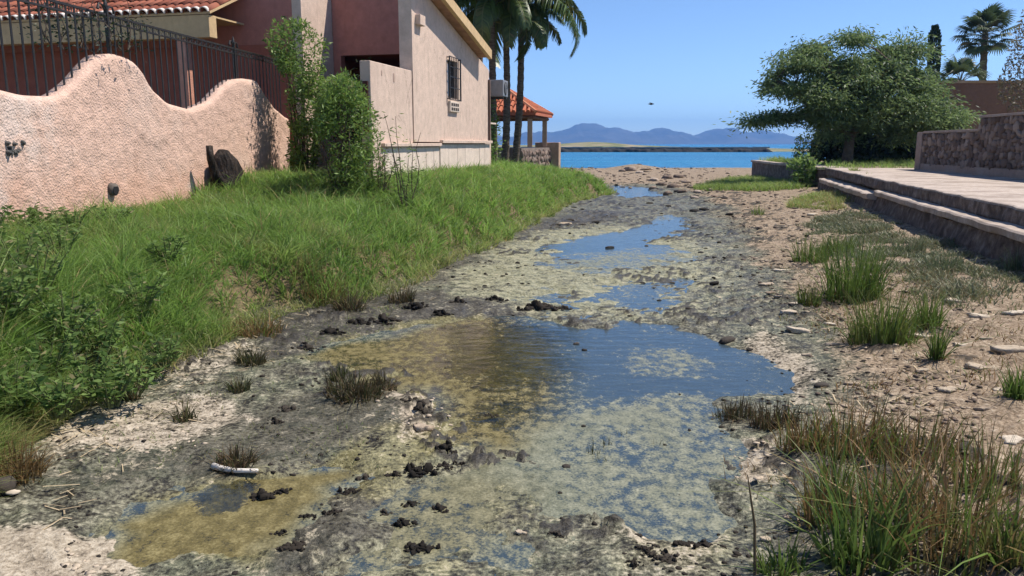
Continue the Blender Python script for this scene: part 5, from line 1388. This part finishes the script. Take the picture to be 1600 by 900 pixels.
for k, (u, v, w, l) in enumerate([(412, 784, 42, A_), (440, 778, 26, A_), (545, 768, 30, A_), (570, 748, 24, A_), (612, 742, 26, A_), (655, 738, 44, A_), (690, 728, 26, A_), (640, 790, 24, A_), (688, 796, 30, A_), (632, 820, 32, A_), (660, 858, 40, A_), (455, 852, 40, A_), (520, 800, 26, A_), (700, 705, 30, A_),
                                  (440, 840, 22, A_), (600, 805, 20, A_), (767, 655, 18, A_), (1080, 850, 46, A_), (1040, 872, 40, A_), (1010, 862, 26, A_), (990, 880, 24, A_), (870, 838, 20, A_), (720, 725, 20, A_), (480, 812, 22, A_),
                                  (850, 480, 46, B_), (820, 484, 26, B_), (775, 468, 30, B_), (715, 470, 26, B_), (690, 490, 30, B_), (880, 482, 26, B_), (1190, 495, 0, B_), (650, 480, 34, C__), (600, 500, 40, C__), (560, 505, 36, C__), (520, 520, 34, C__), (480, 545, 30, C__), (450, 640, 34, C__), (430, 660, 24, C__), (640, 625, 24, C__), (660, 640, 28, C__)]):
    if w: mud_clump(u, v, w * 1.05, l, 300 + k)
# uncountable small clods and dry straw on the bed
def scatter(n, wfun, y0=2.5, y1=34):
    Y = np.exp(rng.uniform(np.log(y0), np.log(y1), n * 4)); X = rng.uniform(-.62, .62, n * 4) * Y
    k = rng.uniform(0, 1, n * 4) < wfun(X, Y); return X[k][:n], Y[k][:n]
def bedw(X, Y):
    tq = toe(Y) - X; q_ = (X - shore_r(Y)) / np.maximum(terr_x(Y) - shore_r(Y), .5)
    w = sst(.2, -.15, tq) * sst(1.0, .7, q_) * (.15 + .85 * sst(.5, .68, fbm(X, Y, 1.4, 3, 150)))
    return w * (.5 + .6 * sst(-.25, .1, q_))
def lumps_at(name, X, Y, S, mat, label, cat, tall=.6):
    base, F_ = lump(777, 1.0, 0); n = len(X)
    J = base[None] * (1 + rng.uniform(-.3, .3, (n, 12, 1))) * (S[:, None, None]) * np.stack([rng.uniform(.7, 1.5, n), rng.uniform(.7, 1.3, n), rng.uniform(.35, 1.0, n) * tall], 1)[:, None, :]
    Z = np.maximum(gz(X, Y), ZW)
    V_ = J + np.stack([X, Y, Z + S * .1], 1)[:, None, :]
    Fq = (np.arange(n) * 12)[:, None, None] + F_[None]
    o = link(name, npmesh(name, V_.reshape(-1, 3), Fq.reshape(-1, 3)), mat); return tag(o, label, cat, kind='stuff')
def inpool(X, Y): return np.max([inpoly(X, Y, P, .05) for P, _, _ in POOLS], 0)
X, Y = scatter(2600, lambda X, Y: bedw(X, Y) * (1 - .95 * inpool(X, Y))); lumps_at('mud_clods', X, Y, (.0035 + .0013 * Y) * rng.uniform(.35, 1.5, len(X)) ** 1.5, M_mudc, 'small dark mud clods strewn over the channel bed', 'clods')
def sandw(X, Y):
    q_ = (X - shore_r(Y)) / np.maximum(terr_x(Y) - shore_r(Y), .5); tq = toe(Y) - X
    return np.maximum(sst(.02, .25, q_) * sst(1.0, .9, q_), sst(24, 34, Y) * (tq < 0) * (q_ < .98)) * (.2 + .8 * sst(.42, .62, fbm(X, Y, 1.1, 3, 160)))
X, Y = scatter(3600, sandw, 2.6, 52); lumps_at('pebbles', X, Y, (.006 + .0013 * Y) * rng.uniform(.4, 1.8, len(X)), M_rockb, 'brown pebbles strewn over the sandy right shore and beach', 'pebbles')
X, Y = scatter(900, sandw, 2.6, 30); lumps_at('pale_chips', X, Y, (.007 + .0014 * Y) * rng.uniform(.4, 1.7, len(X)), M_pale, 'pale stone chips strewn over the sandy right shore', 'chips', .4)
def crustw(X, Y):
    w = 0
    for pts in ([(-80, 850), (60, 825), (170, 850), (210, 920), (-100, 930)], [(60, 680), (190, 640), (330, 620), (400, 660), (260, 720), (90, 730)], [(1160, 690), (1225, 700), (1215, 760), (1160, 760)], [(600, 610), (680, 610), (690, 680), (640, 690)]):
        w = np.maximum(w, inpoly(X, Y, poly_world(pts), .12))
    return w
X, Y = scatter(1500, crustw, 2.5, 9); lumps_at('crust_flakes', X, Y, .008 * rng.uniform(.3, 2.0, len(X)), M_pale, 'broken pale flakes of dried mud crust on the left bed', 'flakes', .35)
n = 1500
X, Y = scatter(n, lambda X, Y: np.maximum(np.exp(-((toe(Y) - X + .25) / .35) ** 2), .4 * sandw(X, Y)), 2.6, 14); n = len(X)
a = rng.uniform(0, 6.28, n); L = rng.uniform(.04, .16, n); w = rng.uniform(.002, .004, n); Z = np.maximum(gz(X, Y), ZW) + .006
d = np.stack([np.cos(a), np.sin(a), rng.uniform(-.05, .18, n)], 1); s_ = np.stack([-np.sin(a), np.cos(a), 0 * a], 1) * w[:, None]; c0 = np.stack([X, Y, Z], 1)
V_ = np.stack([c0 - s_, c0 + s_, c0 + d * L[:, None] + s_, c0 + d * L[:, None] - s_], 1).reshape(-1, 3); T_ = np.repeat(np.stack([rng.uniform(0, 1, n), 0 * a + 1, 0 * a], 1), 4, 0)
o = link('straw_litter', npmesh('straw_litter', V_, (np.arange(n) * 4)[:, None] + np.array([[0, 1, 2, 3]]), False, {'tint': T_}), leafmat('straw', (.2, .15, .08), (.5, .4, .25), (.55, .43, .27), .1)); tag(o, 'dry straws littering the foot of the left bank', 'straw', kind='stuff')
# bent white pipe
pts = [gp(u, v) + (0, 0, .018) for u, v in ((333, 733), (345, 737), (370, 741), (403, 741))]
mb = MB(); mb.tube(pts, [.017, .014, .012, .010], 10)
o = alone(mb.build('bent_pipe', simple('bleached_white', (.58, .53, .47), .6, .12), None, True), tuple(pts[1])); tag(o, 'bent bleached white pipe lying beside the round brown tuft', 'pipe')
# black and white scrap at the left edge
q = gp(12, 770); e = empty('litter_scrap', tuple(q), 'black and white scrap lying at the left edge of the bed', 'litter')
V_, F_ = lump(901, .8, 1); link('dark_lump', npmesh('dark_lump', V_ * .055 + [-.03, 0, .03], F_), M_mudc, e)
V_, F_ = lump(902, .9, 1); link('white_chip', npmesh('white_chip', V_ * [.03, .02, .010] + [.035, -.02, .012], F_), M_pale, e)
# a bird over the bay
q = AT(1017, 162.5, 40.0); be = MB()
sec = [(-.12, .004), (-.09, .022), (-.04, .040), (.02, .046), (.07, .034), (.10, .026), (.125, .022), (.14, .006), (.16, .003)]
be.tube([q + np.array([x, -.3 * x, 0]) for x, r_ in sec], [r_ for x, r_ in sec], 10)
for s_ in (-1, 1):
    wv = []
    for t in np.linspace(0, 1, 6):
        c0 = q + np.array([.02 + .03 * t - .09 * t * t, 0, .02]) + np.array([.10 * s_ * t, s_ * .30 * t, .035 * math.sin(t * 2.6)]); ch = .085 * (1 - .85 * t ** 1.5)
        wv += [c0 + (ch * .5, 0, .003), c0 - (ch * .5, 0, .003), c0 + (0, 0, .012)]
    fs = []
    for i in range(5):
        b0 = i * 3
        for x, y in ((0, 1), (1, 2), (2, 0)): fs.append((b0 + x, b0 + y, b0 + 3 + y, b0 + 3 + x))
    be.add(wv, fs)
be.add([q + (-.11, .03, 0), q + (-.20, .02, .0), q + (-.19, .10, .0), q + (-.11, .04, .01)], [(0, 1, 2, 3)])
o = alone(be.build('bird', simple('dark_feathers', (.03, .032, .038), .8), None, True), tuple(q)); tag(o, 'small dark bird gliding above the bay', 'bird')

# ------------------------------------------------------------------ sea air
hb = MB(); hb.box(-5000, 5000, -60, 6000, -4, 175)
mv = Mat('sea_haze'); pv = mv.n('ShaderNodeVolumePrincipled')
pv.inputs['Color'].default_value = (.21, .46, .95, 1); pv.inputs['Density'].default_value = 0.00023; pv.inputs['Anisotropy'].default_value = .2
mv.t.links.new(pv.outputs[0], mv.outn.inputs['Volume'])
o = hb.build('haze', mv.m); tag(o, 'pale blue sea haze in front of the far mountains', 'haze', kind='stuff')

# ------------------------------------------------------------------ labels of look-alikes: count them from the left
ORD = ['leftmost', 'second from the left', 'third from the left', 'fourth from the left', 'fifth from the left', 'sixth from the left', 'seventh from the left', 'eighth from the left', 'ninth from the left', 'tenth from the left',
       'eleventh from the left', 'twelfth from the left', 'thirteenth from the left', 'fourteenth from the left', 'fifteenth from the left', 'sixteenth from the left', 'seventeenth from the left', 'eighteenth from the left',
       'nineteenth from the left', 'twentieth from the left', 'twenty-first from the left', 'twenty-second from the left', 'twenty-third from the left', 'twenty-fourth from the left', 'twenty-fifth from the left',
       'twenty-sixth from the left', 'twenty-seventh from the left', 'twenty-eighth from the left']
same = {}
for o in scene.objects:
    if o.parent is None and o.get('label') and o.get('category'): same.setdefault(o['label'], []).append(o)
for lab, obs in same.items():
    if len(obs) > 1:
        obs.sort(key=lambda o: o.location.x / o.location.y)
        for k, o in enumerate(obs): o['label'] = lab + ', ' + (ORD[k] if k < len(obs) - 1 else 'rightmost')
